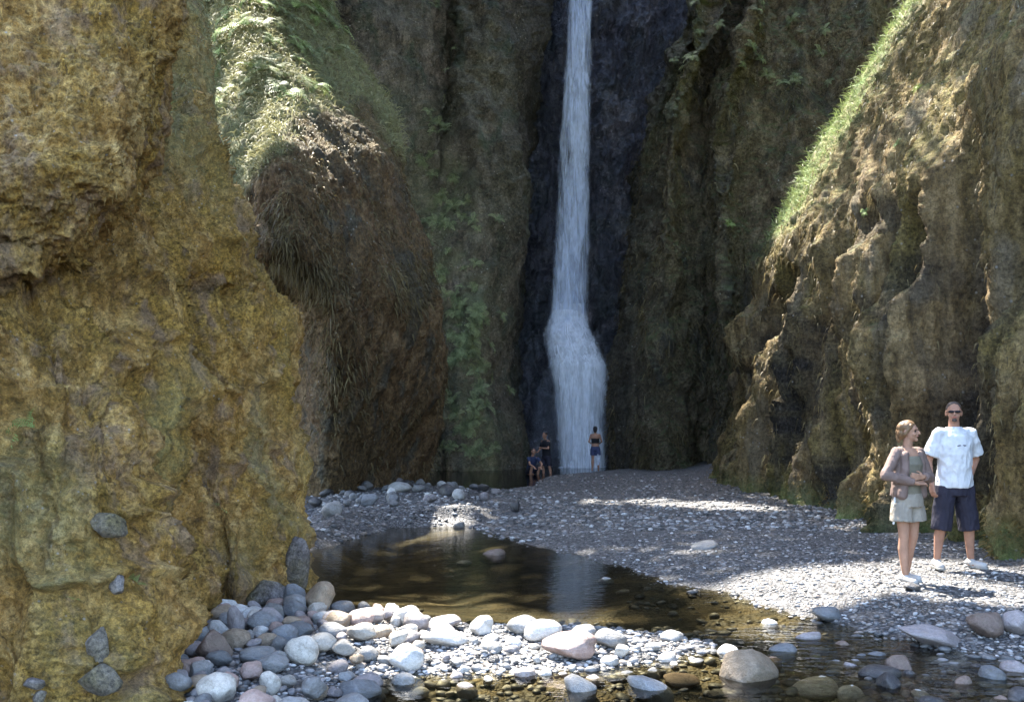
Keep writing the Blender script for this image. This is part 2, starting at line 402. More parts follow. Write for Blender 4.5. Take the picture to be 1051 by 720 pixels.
def dispB(p, n):
    d = .28*fbm(p*[.22, .22, .16], 3)+.13*ridged(p*[.6, .6, .25]+5, 3)+.10*fbm(p*[1.8, 1.8, 1.1], 4, .6)+.04*ridged(p*5.5, 3, .6)
    return d
def toneB(p, n):
    u, v = uv_of(p)
    brow = np.interp(u, [150, 255, 285, 325, 370, 400, 430, 460], [300, 215, 165, 128, 128, 160, 205, 230])
    k = np.clip((brow-v)/32+.7*fbm(p*.9, 3), 0, 1)
    return np.maximum(k*.9, np.clip((n[:, 2]-.5)/.4, 0, 1)*.3)
cliff('cliff_second_left', Brows, M['brown'], 330, 420, dispB, toneB)

# --- far left cliff
vC = [510, 480, 430, 370, 300, 230, 160, 90, 20, -80, -230, -400]
Crows = []
for i, v in enumerate(vC):
    us_ = np.array([-220, 80, 300, 350, 400, 440, 470, 500, 528, 543, 548, 540.])
    ys_ = np.array([36, 35, 34.5, 35.5, 37, 38.6, 38.6, 38.4, 39, 41, 45, 49])
    us_ = us_+np.interp(v, [0, 150, 300, 400, 480], [0, -2, -12, -16, -14])*np.array([0, 0, 0, 0, 0, .3, .6, 1, 1, 1, 1, 1])
    ys_ = ys_+np.interp(v, [-500, 0, 300, 500], [6, 1.5, 0, -.4])
    if v < 200: ys_[5] += 1.2*min(1, (200-v)/100.); us_[5] += 12*min(1, (200-v)/100.)
    Crows.append([P(a, v, b) for a, b in zip(us_, ys_)])
def dispC(p, n):
    u, v = uv_of(p); BARE_WET_SHADE['x'] = np.clip((u-505+18*fbm(p*.5, 3))/45, 0, 1)*.85
    return .8*fbm(p*[.2, .2, .13], 3)+.3*ridged(p*[.5, .5, .2]+8, 3)+.16*fbm(p*[1.4, 1.4, 1.], 4, .6)+.06*ridged(p*3.5, 3, .6)
def toneC(p, n):
    u, v = uv_of(p)
    k = np.exp(-((u-(455+.12*(v-200)))/38)**2)*np.clip((v-80)/120, 0, 1)
    return k*.6*(.6+fbm(p*.9, 3))+np.clip((n[:, 2]-.45)/.4, 0, 1)*.3
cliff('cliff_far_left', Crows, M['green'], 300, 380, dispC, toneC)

# --- wall behind the waterfall
vD = [520, 482, 440, 400, 365, 345, 330, 250, 150, 50, -30, -90, -150]
Drows = []
for v in vD:
    us_ = np.array([470, 510, 545, 570, 595, 620, 645, 680, 730.])
    yy = np.array([46, 45.6, 45.2, 45, 45, 45, 45.2, 45.6, 46.])
    led = np.interp(v, [330, 345, 365, 400, 520], [0, .75, .95, 1.1, 1.2])
    yy = yy-led*np.array([0, .1, .6, 1, 1, 1.2, 1.1, .8, 0])
    yy = yy+np.interp(v, [-150, 0], [1, 0])
    Drows.append([P(a, v, b) for a, b in zip(us_, yy)])
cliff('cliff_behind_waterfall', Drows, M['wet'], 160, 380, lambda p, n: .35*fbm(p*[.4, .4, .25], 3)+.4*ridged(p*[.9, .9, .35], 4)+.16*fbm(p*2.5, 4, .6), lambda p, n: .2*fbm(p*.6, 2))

# --- far right cliff
vE = [520, 486, 450, 400, 340, 260, 200, 150, 100, 50, 0, -80, -220, -390]
eE = [644, 643, 640, 637, 646, 648, 654, 664, 680, 702, 714, 724, 740, 762]
Erows = []
for v, e in zip(vE, eE):
    r = [P(e+8, v, 48), P(e+2, v, 43.5), P(e, v, 40.5)]
    us_ = np.array([0, 0, 708, 726, 742, 757, 800, 880, 990.])+max(0, e-684); us_[0] = e+12; us_[1] = e+.5*(us_[2]-e)+4
    yy = np.array([39.2, 37.6, 38.2, 39.4, 37.2, 37.8, 37.4, 36.2, 35])+np.interp(v, [-480, 0, 300, 520], [7, 2.2, 0, -.2])
    gy = np.array([0, -.6, .5, 1.5, -.3, .4, .4, 0, 0])*np.clip((430-v)/120, 0, 1)
    yy = yy+gy
    r += [P(a, v, b) for a, b in zip(us_, yy)]
    Erows.append(r)
def dispE(p, n):
    u, v = uv_of(p); BARE_WET_SHADE['x'] = np.clip(1-(u-lerp(v, [0, 150, 400], [702, 654, 637])+16*fbm(p*.5, 3))/40, 0, 1)*.8
    return .8*fbm(p*[.22, .22, .12]+2, 3)+.38*ridged(p*[.5, .45, .12]+p[:, [2, 2, 2]]*[.12, 0, 0]+3, 3)+.18*fbm(p*[1.4, 1.4, .9], 4, .6)+.07*ridged(p*3.6, 3, .6)
def toneE(p, n):
    u, v = uv_of(p)
    k = np.clip(1-np.abs(u-lerp(v, [0, 60, 150, 300, 400], [710, 697, 665, 645, 640]))/28, 0, 1)*np.clip((330-v)/200, 0, 1)
    return k*.6+np.clip((n[:, 2]-.25)/.4, 0, 1)*.7+.2*fbm(p*.7, 2)
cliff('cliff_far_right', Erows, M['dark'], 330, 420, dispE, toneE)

# --- near right cliff with hanging moss
zF = [-1.5, -.3, .6, 1.6, 2.8, 4, 5.2, 6.5, 7.8, 9.5, 11.4, 14.5, 20, 28]
leanZ = [-1.5, 0, 3, 4.6, 6.6, 7.8, 11.4, 14.5, 20, 28]; leanX = [0, 0, .2, .66, 1.25, 2.0, 3.95, 5.8, 8.2, 10.5]
Ycols = [38, 34.5, 32, 30.6, 29.4, 27.5, 25, 22.6, 20.6, 18.2, 16, 14, 12, 10, 8, 5, 1.5]
xoff = [9, 5., 2.1, .95, .5, .25, .1, .1, .25, -.1, -.1, .0, .15, .3, .6, 1.2, 2.5]
Frows = []
for z in zF:
    r = []
    for y, xo in zip(Ycols, xoff):
        x = 5.75+xo+lerp(z, leanZ, leanX)
        crease = 1.0*np.exp(-((y-21.2)/1.3)**2)*np.clip((z-4.5)/3, 0, 1)
        near = np.clip((20-y)/8, 0, 1)*np.clip(z-5, 0, 20)*-.10
        r.append([x+crease+near, y, z])
    Frows.append(r)
hollows = [(950, 232, 17.5, [1, 1.3, .55], -1.0), (985, 285, 15.5, [1, 1.0, 1.1], -1.1), (1040, 300, 12.6, [1, .7, 1.0], -1.0), (905, 400, 19.5, [1, 1.3, 1.6], -.8), (1030, 430, 12.6, [1, .8, 1.3], -.9),
           (850, 400, 22, [1, 1.6, 2.2], -.7), (935, 380, 17, [1, .9, 1.8], -.9), (790, 420, 26, [1, 1.6, 1.9], -.6), (985, 470, 14, [1, .9, 1.0], -.9), (870, 500, 18.5, [1, 1.2, .8], -.8), (1000, 190, 16, [1, 2, .8], .4), (880, 300, 21, [1, .6, 1.8], -.8), (820, 330, 24.5, [1, .6, 2], -.7), (925, 250, 18.5, [1, .5, 1.2], .5), (965, 330, 16, [1, .4, 1.6], .7), (1010, 350, 14, [1, .5, 1.3], .8)]
def dispF(p, n):
    lo = np.clip((7.5-p[:, 2])/3, .15, 1)
    fl = ridged(np.stack([p[:, 0]*0, p[:, 1]*.75+.25*perlin(p*.6), p[:, 2]*.10], 1)+2.2, 3, .55)
    d = .55*fl*lo+.26*fbm(p*[.3, .3, .2], 3)+.17*ridged(p*[1.7, 1.7, .17]+7, 3, .55)*(.5+.5*lo)+.07*fbm(p*[4, 4, 2.2], 4, .62)+.022*ridged(p*11, 3, .6)
    sn = perlin(np.stack([p[:, 0]*0+2, p[:, 1]*1.35+.35*perlin(p*.7), p[:, 2]*.13], 1)+5)
    band = np.clip((np.interp(p[:, 1], [9, 14, 20, 30], [5.2, 5.4, 5.6, 6.4])-p[:, 2]+1.5*perlin(p*[.5, .9, .5]+3))/.9, 0, 1)
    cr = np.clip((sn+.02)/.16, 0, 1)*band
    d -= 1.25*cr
    BARE_WET_SHADE['x'] = np.clip(cr*1.1+.5*fbm(p*2.3, 3)*band, 0, 1)  # crevices coloured dark as bare rock, to deepen their shade
    cave = np.clip(perlin(p*[.55, .55, .38]+14)-.06, 0, 1)*np.clip((6.2-p[:, 2])/2, 0, 1)*np.clip((p[:, 2]-.6)/.8, 0, 1)
    d -= 1.3*cave
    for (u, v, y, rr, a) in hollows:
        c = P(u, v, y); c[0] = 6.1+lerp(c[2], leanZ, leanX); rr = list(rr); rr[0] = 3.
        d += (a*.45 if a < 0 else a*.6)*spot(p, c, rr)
        if a < 0: BARE_WET_SHADE['x'] = np.clip(BARE_WET_SHADE['x']+.8*(spot(p, c, rr) > .15)*spot(p, c, rr)**.4, 0, 1)  # hollows darkened likewise, shade put into the colour
    return d
def toneF(p, n):
    k = np.clip((p[:, 1]-24.0)/4.5, 0, 1)*np.clip((p[:, 2]-6.2)/1.5, 0, 1)
    foot = np.clip((.6-p[:, 2])/.6, 0, 1)*.7
    return np.maximum(k, foot)*(.9+.5*fbm(p*1.2, 3))+np.clip((n[:, 2]-.45)/.4, 0, 1)*.3
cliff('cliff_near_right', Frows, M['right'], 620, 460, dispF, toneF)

# ------------------------------------------------------------ ground and water
WL = -.15; WL2 = .04
def poly_sd(x, y, poly):
    """signed distance, negative inside"""
    d = np.full(x.shape, 1e9); ins = np.zeros(x.shape, bool); n = len(poly)
    for i in range(n):
        x1, y1 = poly[i]; x2, y2 = poly[(i+1) % n]
        ex, ey = x2-x1, y2-y1; t = np.clip(((x-x1)*ex+(y-y1)*ey)/(ex*ex+ey*ey), 0, 1)
        d = np.minimum(d, np.hypot(x-x1-t*ex, y-y1-t*ey))
        ins ^= ((y1 > y) != (y2 > y)) & (x < ex*(y-y1)/((y2-y1)+1e-12)+x1)
    return np.where(ins, -d, d)
gp = lambda lst, z=WL: [ground_hit(u, v, z) for u, v in lst]
LAND_R = gp([(300, 552), (345, 540), (400, 533), (480, 539), (520, 550), (600, 572), (700, 602), (770, 617), (830, 634), (900, 652), (960, 666), (1051, 676), (1200, 680)])+[(14, 8), (14, 60), (-14, 60), (-14, 17)]
BAR = gp([(-300, 640), (150, 640), (300, 618), (360, 626), (440, 640), (520, 640), (600, 643), (690, 652), (740, 662), (700, 678), (600, 683), (500, 690), (430, 690), (370, 697), (330, 716), (345, 800), (-500, 800)])
PP = [ground_hit(u, v, WL2) for u, v in [(405, 497), (470, 502), (520, 503), (550, 497), (560, 489), (600, 485.5), (640, 481.5), (640, 477), (380, 477)]]
BANK = gp([(300, 560), (310, 500), (420, 494), (500, 505), (520, 530), (400, 533)], 0.)
def gheight(x, y, detail=True):
    x = np.asarray(x, float); y = np.asarray(y, float)
    wob = .18*perlin(np.stack([x*1.3, y*1.3, x*0], -1).reshape(-1, 3)).reshape(x.shape)
    d1 = poly_sd(x, y, LAND_R)+wob; d2 = poly_sd(x, y, BAR)+wob*.7; d4 = poly_sd(x, y, BANK)+wob
    top = np.interp(y, [8, 11, 16, 24, 36, 60], [-.04, .0, .01, .06, .08, .1])
    h1 = np.minimum(WL-d1*np.interp(y, [10, 18], [.16, .12]), top+.02)
    h2 = np.minimum(WL-d2*.2, np.interp(x, [-1.2, -.5], [-.05, -.105])+.05*perlin(np.stack([x*2.2, y*3, x*0+9], -1).reshape(-1, 3)).reshape(x.shape)*np.clip((x+1.2)/.7, 0, 1))
    h4 = np.minimum(.14, WL-d4*.45)
    h = np.maximum(h1, h2)
    h = np.maximum(h, WL-np.interp(np.minimum(d1, d2), [0, .5, 1.5, 3], [.02, .09, .22, .34]))
    sh = np.clip((x-1.6)/.8, 0, 1)*np.clip((9.4-y)/1., 0, 1)        # the shallow riffle at right
    h = np.where(h < WL, np.maximum(h, WL-.34+sh*.30), h)
    h = np.maximum(h, h4)
    d3 = poly_sd(x, y, PP)+wob*.5
    h = np.where((y > 22), np.minimum(h, WL2+d3*.2), h); h = np.maximum(h, -.6)
    h = h+.5*np.clip((x-5.3)/3, 0, 1)**2
    if detail:
        q = np.stack([x, y, x*0], -1).reshape(-1, 3)
        h = h+(.030*fbm(q*1.1, 3)+.012*fbm(q*5, 3)).reshape(x.shape)
    return h
def axis(lo, a, b, hi, n, m):
    mid = np.linspace(a, b, n); l = a-(np.geomspace(.3, a-lo, m))[::-1]; r = b+np.geomspace(.3, hi-b, m)
    return np.concatenate([l, mid, r])
gx = axis(-400, -6, 9, 400, 420, 14)
gy = np.concatenate([2-np.geomspace(.3, 400, 14)[::-1], np.linspace(2, 5, 20, endpoint=False), np.linspace(5, 14, 330, endpoint=False), np.linspace(14, 24, 160, endpoint=False), np.linspace(24, 46, 130), 46+np.geomspace(.5, 500, 14)])
GX, GY = np.meshgrid(gx, gy, indexing='ij'); GZ = gheight(GX, GY)
idx = np.arange(GX.size).reshape(GX.shape)
q = np.stack([idx[:-1, :-1], idx[1:, :-1], idx[1:, 1:], idx[:-1, 1:]], -1).reshape(-1, 4)
me = mesh_np('ground', np.stack([GX, GY, GZ], -1).reshape(-1, 3), q)
lvl = np.where(GY > 23.5, WL2, WL)
vcol(me, np.clip((lvl+.015-GZ)/.05, 0, 1).ravel())
tag(link('ground', me, M['ground']), kind='structure')
def sheet(name, x0, x1, y0, y1, z, nx, ny, mat, amp):
    X, Y = np.meshgrid(np.linspace(x0, x1, nx), np.linspace(y0, y1, ny), indexing='ij')
    Z = z+amp*perlin(np.stack([X*3, Y*3, X*0], -1).reshape(-1, 3)).reshape(X.shape)
    i = np.arange(X.size).reshape(X.shape); q = np.stack([i[:-1, :-1], i[1:, :-1], i[1:, 1:], i[:-1, 1:]], -1).reshape(-1, 4)
    me = mesh_np(name, np.stack([X, Y, Z], -1).reshape(-1, 3), q); vcol(me, (np.clip((X-1.4)/.8, 0, 1)*np.clip((8.6-Y)/.6, 0, 1)*(Y > 0)).ravel()); o = link(name, me, mat); return tag(o, kind='structure')
sheet('stream_water', -6, 9, -4, 23, WL, 60, 120, M['water'], .001)
sheet('plunge_pool_water', -9, 8, 25.5, 46, WL2, 30, 40, M['pool'], .004)

# ------------------------------------------------------------ stones
def ico(sub):
    bm = bmesh.new(); bmesh.ops.create_icosphere(bm, subdivisions=sub, radius=1)
    v = np.array([x.co[:] for x in bm.verts]); f = np.array([[y.index for y in x.verts] for x in bm.faces]); bm.free()
    return v, f
ICO = {k: ico(k) for k in (1, 2, 3, 4)}
def rock_shape(seed, sub=3, cuts=5, ang=.8, rough=.06):
    r = np.random.default_rng(seed); v, f = ICO[sub]; v = v.copy()
    v = v*(1+.22*perlin(v*.9+seed*3.1)[:, None]+rough*fbm(v*2.4+seed, 3)[:, None])
    for k in range(cuts):
        d = r.normal(size=3); d /= np.linalg.norm(d); lim = r.uniform(ang-.12, ang+.12)
        s = v@d; over = np.clip(s-lim, 0, None); v = v-over[:, None]*d*.85
    e = np.abs(v).max(0); return v/e, f
STONES = []
for k in range(14):
    rounded = k < 9
    v, f = rock_shape(k*7+1, 3, 4 if rounded else 8, .82 if rounded else .66, .04 if rounded else .09)
    me = mesh_np('stone_form', v, f); me.materials.append(SM['grey']); STONES.append(me)
def stone(name, x, y, zc, sx, sy, sz, colour, form, rz=None, label=None, cat='stone', group=None, tilt=(0, 0)):
    o = bpy.data.objects.new(name, STONES[form]); COL.objects.link(o)
    o.location = (x, y, zc); o.scale = (sx, sy, sz); o.rotation_euler = (tilt[0], tilt[1], random.uniform(-3.1, 3.1) if rz is None else rz)
    o.material_slots[0].link = 'OBJECT'; o.material_slots[0].material = SM[colour]
    return tag(o, label, cat, group)
placed = []
def by_pixel(u, vb, w, h, colour, form, label, name='cobble', cat='cobble', z=None, tilt=(0, 0), rz=0., sink=.12, group=None, dep=1.):
    zz = -.08
    for _ in range(4):
        x, y = ground_hit(u, vb, zz)
        zz = float(gheight(np.array([x]), np.array([y]), False)[0])
        if z is not None: zz = z
    s = y/F; sx = w*s/2; sz = h*s/2*1.05; sy = sx*.8*dep
    stone(name, x, y+sy*.5, zz+sz*(1-sink*2), sx, sy, sz, colour, form, rz, label, cat, group, tilt)
    placed.append((x, y+sy*.5, max(sx, sy)))
NB = [
 (326, 630, 34, 36, 'tan', 9, 'pointed tan stone standing at the near left corner of the pool', 'cobble'),
 (309, 682, 38, 32, 'cream', 1, 'largest cream rounded cobble in the pile below the ochre cliff', 'cobble'),
 (217, 682, 40, 42, 'brown', 10, 'wedge shaped brown stone in the middle of the left cobble pile', 'cobble'),
 (241, 652, 19, 34, 'lilac', 4, 'upright oval lilac cobble at the back of the left pile', 'cobble'),
 (184, 640, 27, 19, 'pink', 0, 'pinkish tan rounded cobble touching the foot of the ochre cliff', 'cobble'),
 (221, 658, 28, 24, 'white', 2, 'pale tilted cobble just left of the upright lilac one', 'cobble'),
 (268, 652, 36, 26, 'blue', 6, 'broad blue grey cobble right of the upright lilac one', 'cobble'),
 (300, 634, 28, 20, 'blue', 3, 'blue grey cobble just left of the pointed tan stone', 'cobble'),
 (273, 664, 25, 17, 'tan', 5, 'ochre stained cobble above the grey flat one in the left pile', 'cobble'),
 (265, 680, 42, 17, 'grey', 7, 'long flat grey cobble left of the largest cream one', 'cobble'),
 (334, 641, 30, 15, 'white', 8, 'pale flat cobble right in front of the pointed tan stone', 'cobble'),
 (376, 642, 42, 19, 'lilac', 7, 'long lilac grey cobble lying along the near edge of the pool', 'cobble'),
 (418, 643, 30, 23, 'cream', 1, 'round tan cobble with pale top at the right end of the left pile', 'cobble'),
 (388, 656, 28, 17, 'tan', 5, 'yellowish cobble in front of the long lilac grey one', 'cobble'),
 (417, 660, 30, 15, 'lilac', 3, 'low grey cobble in front of the round tan cobble', 'cobble'),
 (341, 656, 34, 18, 'grey', 6, 'grey cobble behind the largest cream one', 'cobble'),
 (188, 696, 28, 21, 'pink', 2, 'pale pink cobble low on the left edge of the pile', 'cobble'),
 (206, 708, 30, 17, 'tan', 0, 'tan cobble below the pale pink one at the pile edge', 'cobble'),
 (276, 712, 24, 26, 'cream', 4, 'cream cobble leaning near the bottom of the left pile', 'cobble'),
 (365, 724, 50, 28, 'blue', 12, 'blue grey angular stone cut by the bottom edge near the left pile', 'stone'),
 (586, 689, 58, 30, 'pink', 9, 'reddish brown boulder with sunlit top in front of the bright bar', 'boulder'),
 (598, 728, 46, 30, 'grey', 11, 'dark edged slanting slab at the bottom edge under the reddish boulder', 'stone'),
 (668, 728, 56, 30, 'blue', 13, 'blue grey wedge stone at the bottom edge right of the slanting slab', 'stone'),
 (770, 714, 66, 50, 'tan', 12, 'biggest tan grey boulder in the foreground shallows', 'boulder'),
 (840, 719, 50, 24, 'cream', 1, 'rounded half sunk stone right of the biggest foreground boulder', 'stone'),
 (962, 670, 84, 22, 'lilac', 10, 'long flat cracked slab at the water edge below the couple', 'slab'),
 (506, 581, 28, 17, 'brown', 9, 'rounded brown stone standing out of the still pool', 'stone'),
 (476, 581, 17, 6, 'white', 3, 'small white stone just left of the brown one in the pool', 'stone'),
 (621, 603, 20, 10, 'white', 10, 'pale pointed stone in the pool right of the waterfall reflection', 'stone'),
 (640, 611, 16, 6, 'cream', 8, 'small pale flat stone in the pool near the pale pointed one', 'stone'),
 (725, 564, 30, 9, 'grey', 7, 'flat grey stone lying alone on the gravel beach', 'stone'),
 (937, 606, 20, 9, 'dark', 6, 'black stone in the sunny gravel by the woman', 'stone'),
 (1018, 652, 44, 28, 'brown', 11, 'rough brown rock at the right end of the gravel edge', 'rock'),
 (1047, 644, 34, 26, 'lilac', 12, 'lilac grey rock cut by the right edge of the view', 'rock'),
 (556, 662, 42, 23, 'white', 2, 'bright white cobble left of centre on the sunlit bar', 'cobble'),
 (455, 664, 54, 20, 'white', 10, 'flat white stone with dark edge on the left of the bar', 'cobble'),
 (452, 646, 48, 14, 'lilac', 7, 'low slab stone at the pool edge behind the flat white one', 'cobble'),
 (494, 654, 26, 24, 'white', 9, 'white knobbly stone between the flat white one and the grey one', 'cobble'),
 (537, 651, 36, 22, 'grey', 0, 'rounded grey stone at the back edge of the sunlit bar', 'cobble'),
 (598, 658, 30, 20, 'white', 5, 'white cobble behind the reddish boulder', 'cobble'),
 (626, 665, 40, 20, 'grey', 6, 'grey cobble right behind the reddish boulder', 'cobble'),
 (690, 660, 26, 14, 'grey', 3, 'grey stone at the right end of the sunlit bar', 'cobble'),
 (806, 680, 34, 20, 'blue', 7, 'blue grey wet stone behind the biggest foreground boulder', 'cobble'),
 (790, 648, 20, 14, 'white', 2, 'white cobble in the water off the gravel point', 'cobble'),
 (832, 660, 30, 12, 'lilac', 8, 'low flat stone in the riffle below the gravel', 'cobble'),
 (852, 640, 34, 16, 'blue', 11, 'blue grey stone at the gravel edge left of the couple', 'cobble'),
 (700, 708, 40, 14, 'brown', 5, 'brown submerged stone between the bottom wedge and the biggest boulder', 'cobble'),
 (905, 700, 46, 18, 'dark', 6, 'dark wet stone in the right foreground riffle', 'cobble'),
 (318, 505, 30, 18, 'grey', 11, 'angular grey block at the left end of the far cobble bank', 'rock'),
 (409, 505, 26, 12, 'white', 2, 'whitest cobble on the far bank below the second cliff', 'cobble'),
]
for i, (u, vb, w, h, c, fm, lb, nm) in enumerate(NB):
    by_pixel(u, vb, w, h, c, fm, lb, nm, nm, rz=random.uniform(-.3, .3), tilt=(random.uniform(-.15, .15), random.uniform(-.2, .2)) if 'slant' not in lb else (0, .5))
cnt = [0]
def fill(poly, n, smin, smax, colours, labels, group, zoff=0., minsep=.62, flat=(.5, .85), onwall=None):
    pl = [ground_hit(u, v, -.05) for u, v in poly]
    xs = [a for a, b in pl]; ys = [b for a, b in pl]; k = 0; tries = 0
    while k < n and tries < n*140:
        tries += 1
        x = random.uniform(min(xs), max(xs)); y = random.uniform(min(ys), max(ys))
        if poly_sd(np.array([x]), np.array([y]), pl)[0] > 0: continue
        s = smin+(smax-smin)*random.random()**1.8; s /= 2
        if any((x-a)**2+(y-b)**2 < ((s+r)*minsep)**2 for a, b, r in placed): continue
        z = float(gheight(np.array([x]), np.array([y]), False)[0]); c = random.choice(colours)
        sz = s*random.uniform(*flat)
        lb = labels[c]
        stone('cobble', x, y, z+sz*.55+zoff*random.random(), s, s*random.uniform(.65, .95), sz, c, random.randrange(14), None, lb, 'cobble', group, (random.uniform(-.3, .3), random.uniform(-.3, .3)))
        placed.append((x, y, s)); k += 1; cnt[0] += 1
CW = dict(grey='grey', blue='blue grey', lilac='lilac grey', tan='tan', cream='cream', brown='brown', dark='dark', pink='pinkish', white='pale')
def labs(fmt): return {c: fmt % CW[c] for c in CW}
fill([(168, 640), (300, 612), (440, 640), (425, 690), (345, 715), (340, 760), (170, 770)], 125, .12, .27, ['grey', 'blue', 'lilac', 'tan', 'cream', 'white', 'pink', 'grey', 'lilac'],
     labs('small %s cobble between the bigger ones in the left pile'), 'cobbles piled below the ochre cliff', .05, .60)
fill([(400, 640), (560, 640), (720, 655), (720, 676), (600, 682), (420, 690)], 62, .07, .2, ['white', 'white', 'cream', 'grey', 'lilac', 'dark'], labs('small %s cobble lying on the sunlit bar'), 'cobbles on the sunlit bar', 0, .75)
fill([(300, 548), (306, 498), (400, 496), (520, 512), (530, 530), (470, 536), (380, 530)], 72, .16, .5, ['grey', 'blue', 'blue', 'white', 'lilac', 'dark', 'grey'], labs('%s cobble on the far bank below the second cliff'), 'cobbles on the far bank', .05, .72)
fill([(720, 650), (830, 636), (900, 655), (1060, 672), (1060, 715), (880, 725), (720, 720)], 62, .08, .26, ['grey', 'blue', 'dark', 'brown', 'lilac', 'white', 'dark'], labs('%s wet stone in the riffle at lower right'), 'wet stones in the riffle', -.02, .9)

# pebbles: uncountable, one mesh
def pebble_field(name, spots, sub, mat):
    v0, f0 = ICO[sub]; shapes = [rock_shape(200+k, sub, 3, .8, .03)[0] for k in range(10)]
    V = []; Fc = []; T = []; base = 0
    n = len(spots)
    for (x, y, z, s, tone) in spots:
        a = random.uniform(0, 6.28); ca, sa = math.cos(a), math.sin(a)
        v = shapes[random.randrange(10)]*[s, s*random.uniform(.6, .95), s*random.uniform(.35, .65)]
        v = np.stack([v[:, 0]*ca-v[:, 1]*sa, v[:, 0]*sa+v[:, 1]*ca, v[:, 2]+v[:, 0]*random.uniform(-.2, .2)], 1)+[x, y, z+s*.2]
        V.append(v); Fc.append(f0+base); T.append(np.full(len(v), tone)); base += len(v)
    me = mesh_np(name, np.concatenate(V), np.concatenate(Fc)); vcol(me, np.concatenate(T))
    return link(name, me, mat)
def scatter_px(n, u0, u1, v0, v1, smin, smax, cond):
    u = rng.uniform(u0, u1, n); v = rng.uniform(v0, v1, n)
    y = (CH+.03)*F/(v-HV); x = (u-CX)/F*y; z = gheight(x, y)
    s = (smin+(smax-smin)*rng.random(n)**2.5)/2; t = rng.random(n)
    k = cond(x, y, z)
    return [(x[i], y[i], z[i], s[i], t[i]) for i in np.nonzero(k)[0]]
dry = lambda x, y, z: (z > WL-.02) & ~((y > 24) & (z < WL2))
sp = scatter_px(17000, 330, 1075, 545, 760, .022, .062, dry)+scatter_px(4500, 160, 760, 605, 760, .03, .09, dry)
tag(pebble_field('pebbles', sp, 2, M['pebble']), 'small grey and white pebbles covering the beach and the bar', 'pebbles', kind='stuff')
sp = scatter_px(9000, 300, 1075, 490, 548, .04, .12, dry)
tag(pebble_field('far_gravel', sp, 1, M['pebble']), 'grey gravel of the beach running back to the falls', 'gravel', kind='stuff')
sp = scatter_px(3000, 300, 1075, 590, 760, .04, .14, lambda x, y, z: (z > WL-.12) & (z < WL+.0))
sp = [(x, y, z, s, t*.45+.0) for x, y, z, s, t in sp]
tag(pebble_field('wet_pebbles', sp, 2, M['pebble']), 'dark wet pebbles in the shallow water', 'pebbles', kind='stuff')

# stones stuck in the near left cliff
def surf_at(name, u, v, rad=9):
    a, n, t = SURF[name]; uu, vv = uv_of(a)
    d = (uu-u)**2+(vv-v)**2; k = np.nonzero((d < rad*rad) & (a[:, 1] > 1))[0]
    if len(k) == 0: k = np.array([np.argmin(d+(a[:, 1] < 1)*1e9)])
    j = k[np.argmin(a[k, 1]+.01*d[k])]
    return a[j], n[j]
for (u, v, w, h, c, fm, lb) in [
    (106, 655, 24, 42, 'blue', 6, 'narrow blue grey stone set in the cliff foot above the broad one'), (106, 692, 42, 34, 'blue', 1, 'broad blue grey stone set in the cliff foot at lower left'),
    (102, 534, 36, 26, 'grey', 12, 'grey angular stone stuck halfway up the ochre cliff'), (28, 700, 22, 12, 'tan', 3, 'small tan stone at the bottom left corner'),
    (42, 714, 16, 12, 'tan', 5, 'tan stone just below the other at the bottom left corner'),
    (297, 575, 26, 60, 'grey', 12, 'tall grey block at the cliff corner beside the pool'), (262, 610, 44, 34, 'grey', 11, 'grey mossy rock behind the back of the left cobble pile'),
    (120, 600, 20, 24, 'lilac', 9, 'small lilac stone in the cliff beside the lower fern')]:
    p, n = surf_at('cliff_near_left', u, v); s = p[1]/F
    stone('rock', p[0]-n[0]*w*s*.38, p[1]-n[1]*w*s*.38, p[2]-n[2]*w*s*.3, w*s/2*1.1, w*s/2*.9, h*s/2*1.05, 'mossy', 9+fm % 5, random.uniform(-.3, .3), lb, 'rock', None, (random.uniform(-.2, .2), random.uniform(-.3, .3)))

# ------------------------------------------------------------ blades, moss, ferns
def blades(name, surf, n, mask, L, W, droop, mat, lean=.5, up=.6, tone_shift=0., seg=3, ref=0):
    a, nn, tn = SURF[surf]; uu, vv = uv_of(a)
    vis = (uu > -40) & (uu < 1095) & (vv > -60) & (vv < 760)
    w = mask(a, nn, uu, vv, tn)*vis*(a[:, 1]/10.)**0
    w = np.clip(w, 0, None)
    if w.sum() <= 0: return None
    j = rng.choice(len(a), n, p=w/w.sum())
    base = a[j]+rng.normal(size=(n, 3))*.02*np.clip(a[j][:, 1:2]/8, 1, 4); nr = nn[j]
    clump = perlin(base*1.7)
    fd = np.clip(a[j][:, 1:2]/ref, .3, 1.3) if ref else 1.
    l = rng.uniform(L[0], L[1], n)[:, None]*fd; wd = rng.uniform(W[0], W[1], n)[:, None]*fd
    dirv = nr*lean+np.array([0, 0, 1.])*up+rng.normal(size=(n, 3))*.35
    dirv /= np.linalg.norm(dirv, axis=1)[:, None]
    side = np.cross(dirv, rng.normal(size=(n, 3))); side /= np.linalg.norm(side, axis=1)[:, None]+1e-6
    rows = []
    for k in range(seg+1):
        t = k/seg
        c = base+dirv*l*t+np.array([0, 0, -1.])*l*droop*t*t
        ww = wd*(1-t**1.5)*.5 if k < seg else wd*.04
        rows.append(c-side*ww); rows.append(c+side*ww)
    V = np.stack(rows, 1).reshape(-1, 3); m = 2*(seg+1)
    o = np.arange(n)[:, None]*m
    q = np.concatenate([np.stack([o[:, 0]+2*k, o[:, 0]+2*k+1, o[:, 0]+2*k+3, o[:, 0]+2*k+2], 1) for k in range(seg)])
    me = mesh_np(name, V, q); vcol(me, np.repeat(np.clip(.5+.45*clump+rng.normal(size=n)*.18+tone_shift, 0, 1), m))
    return link(name, me, mat)
ST = dict(kind='stuff')
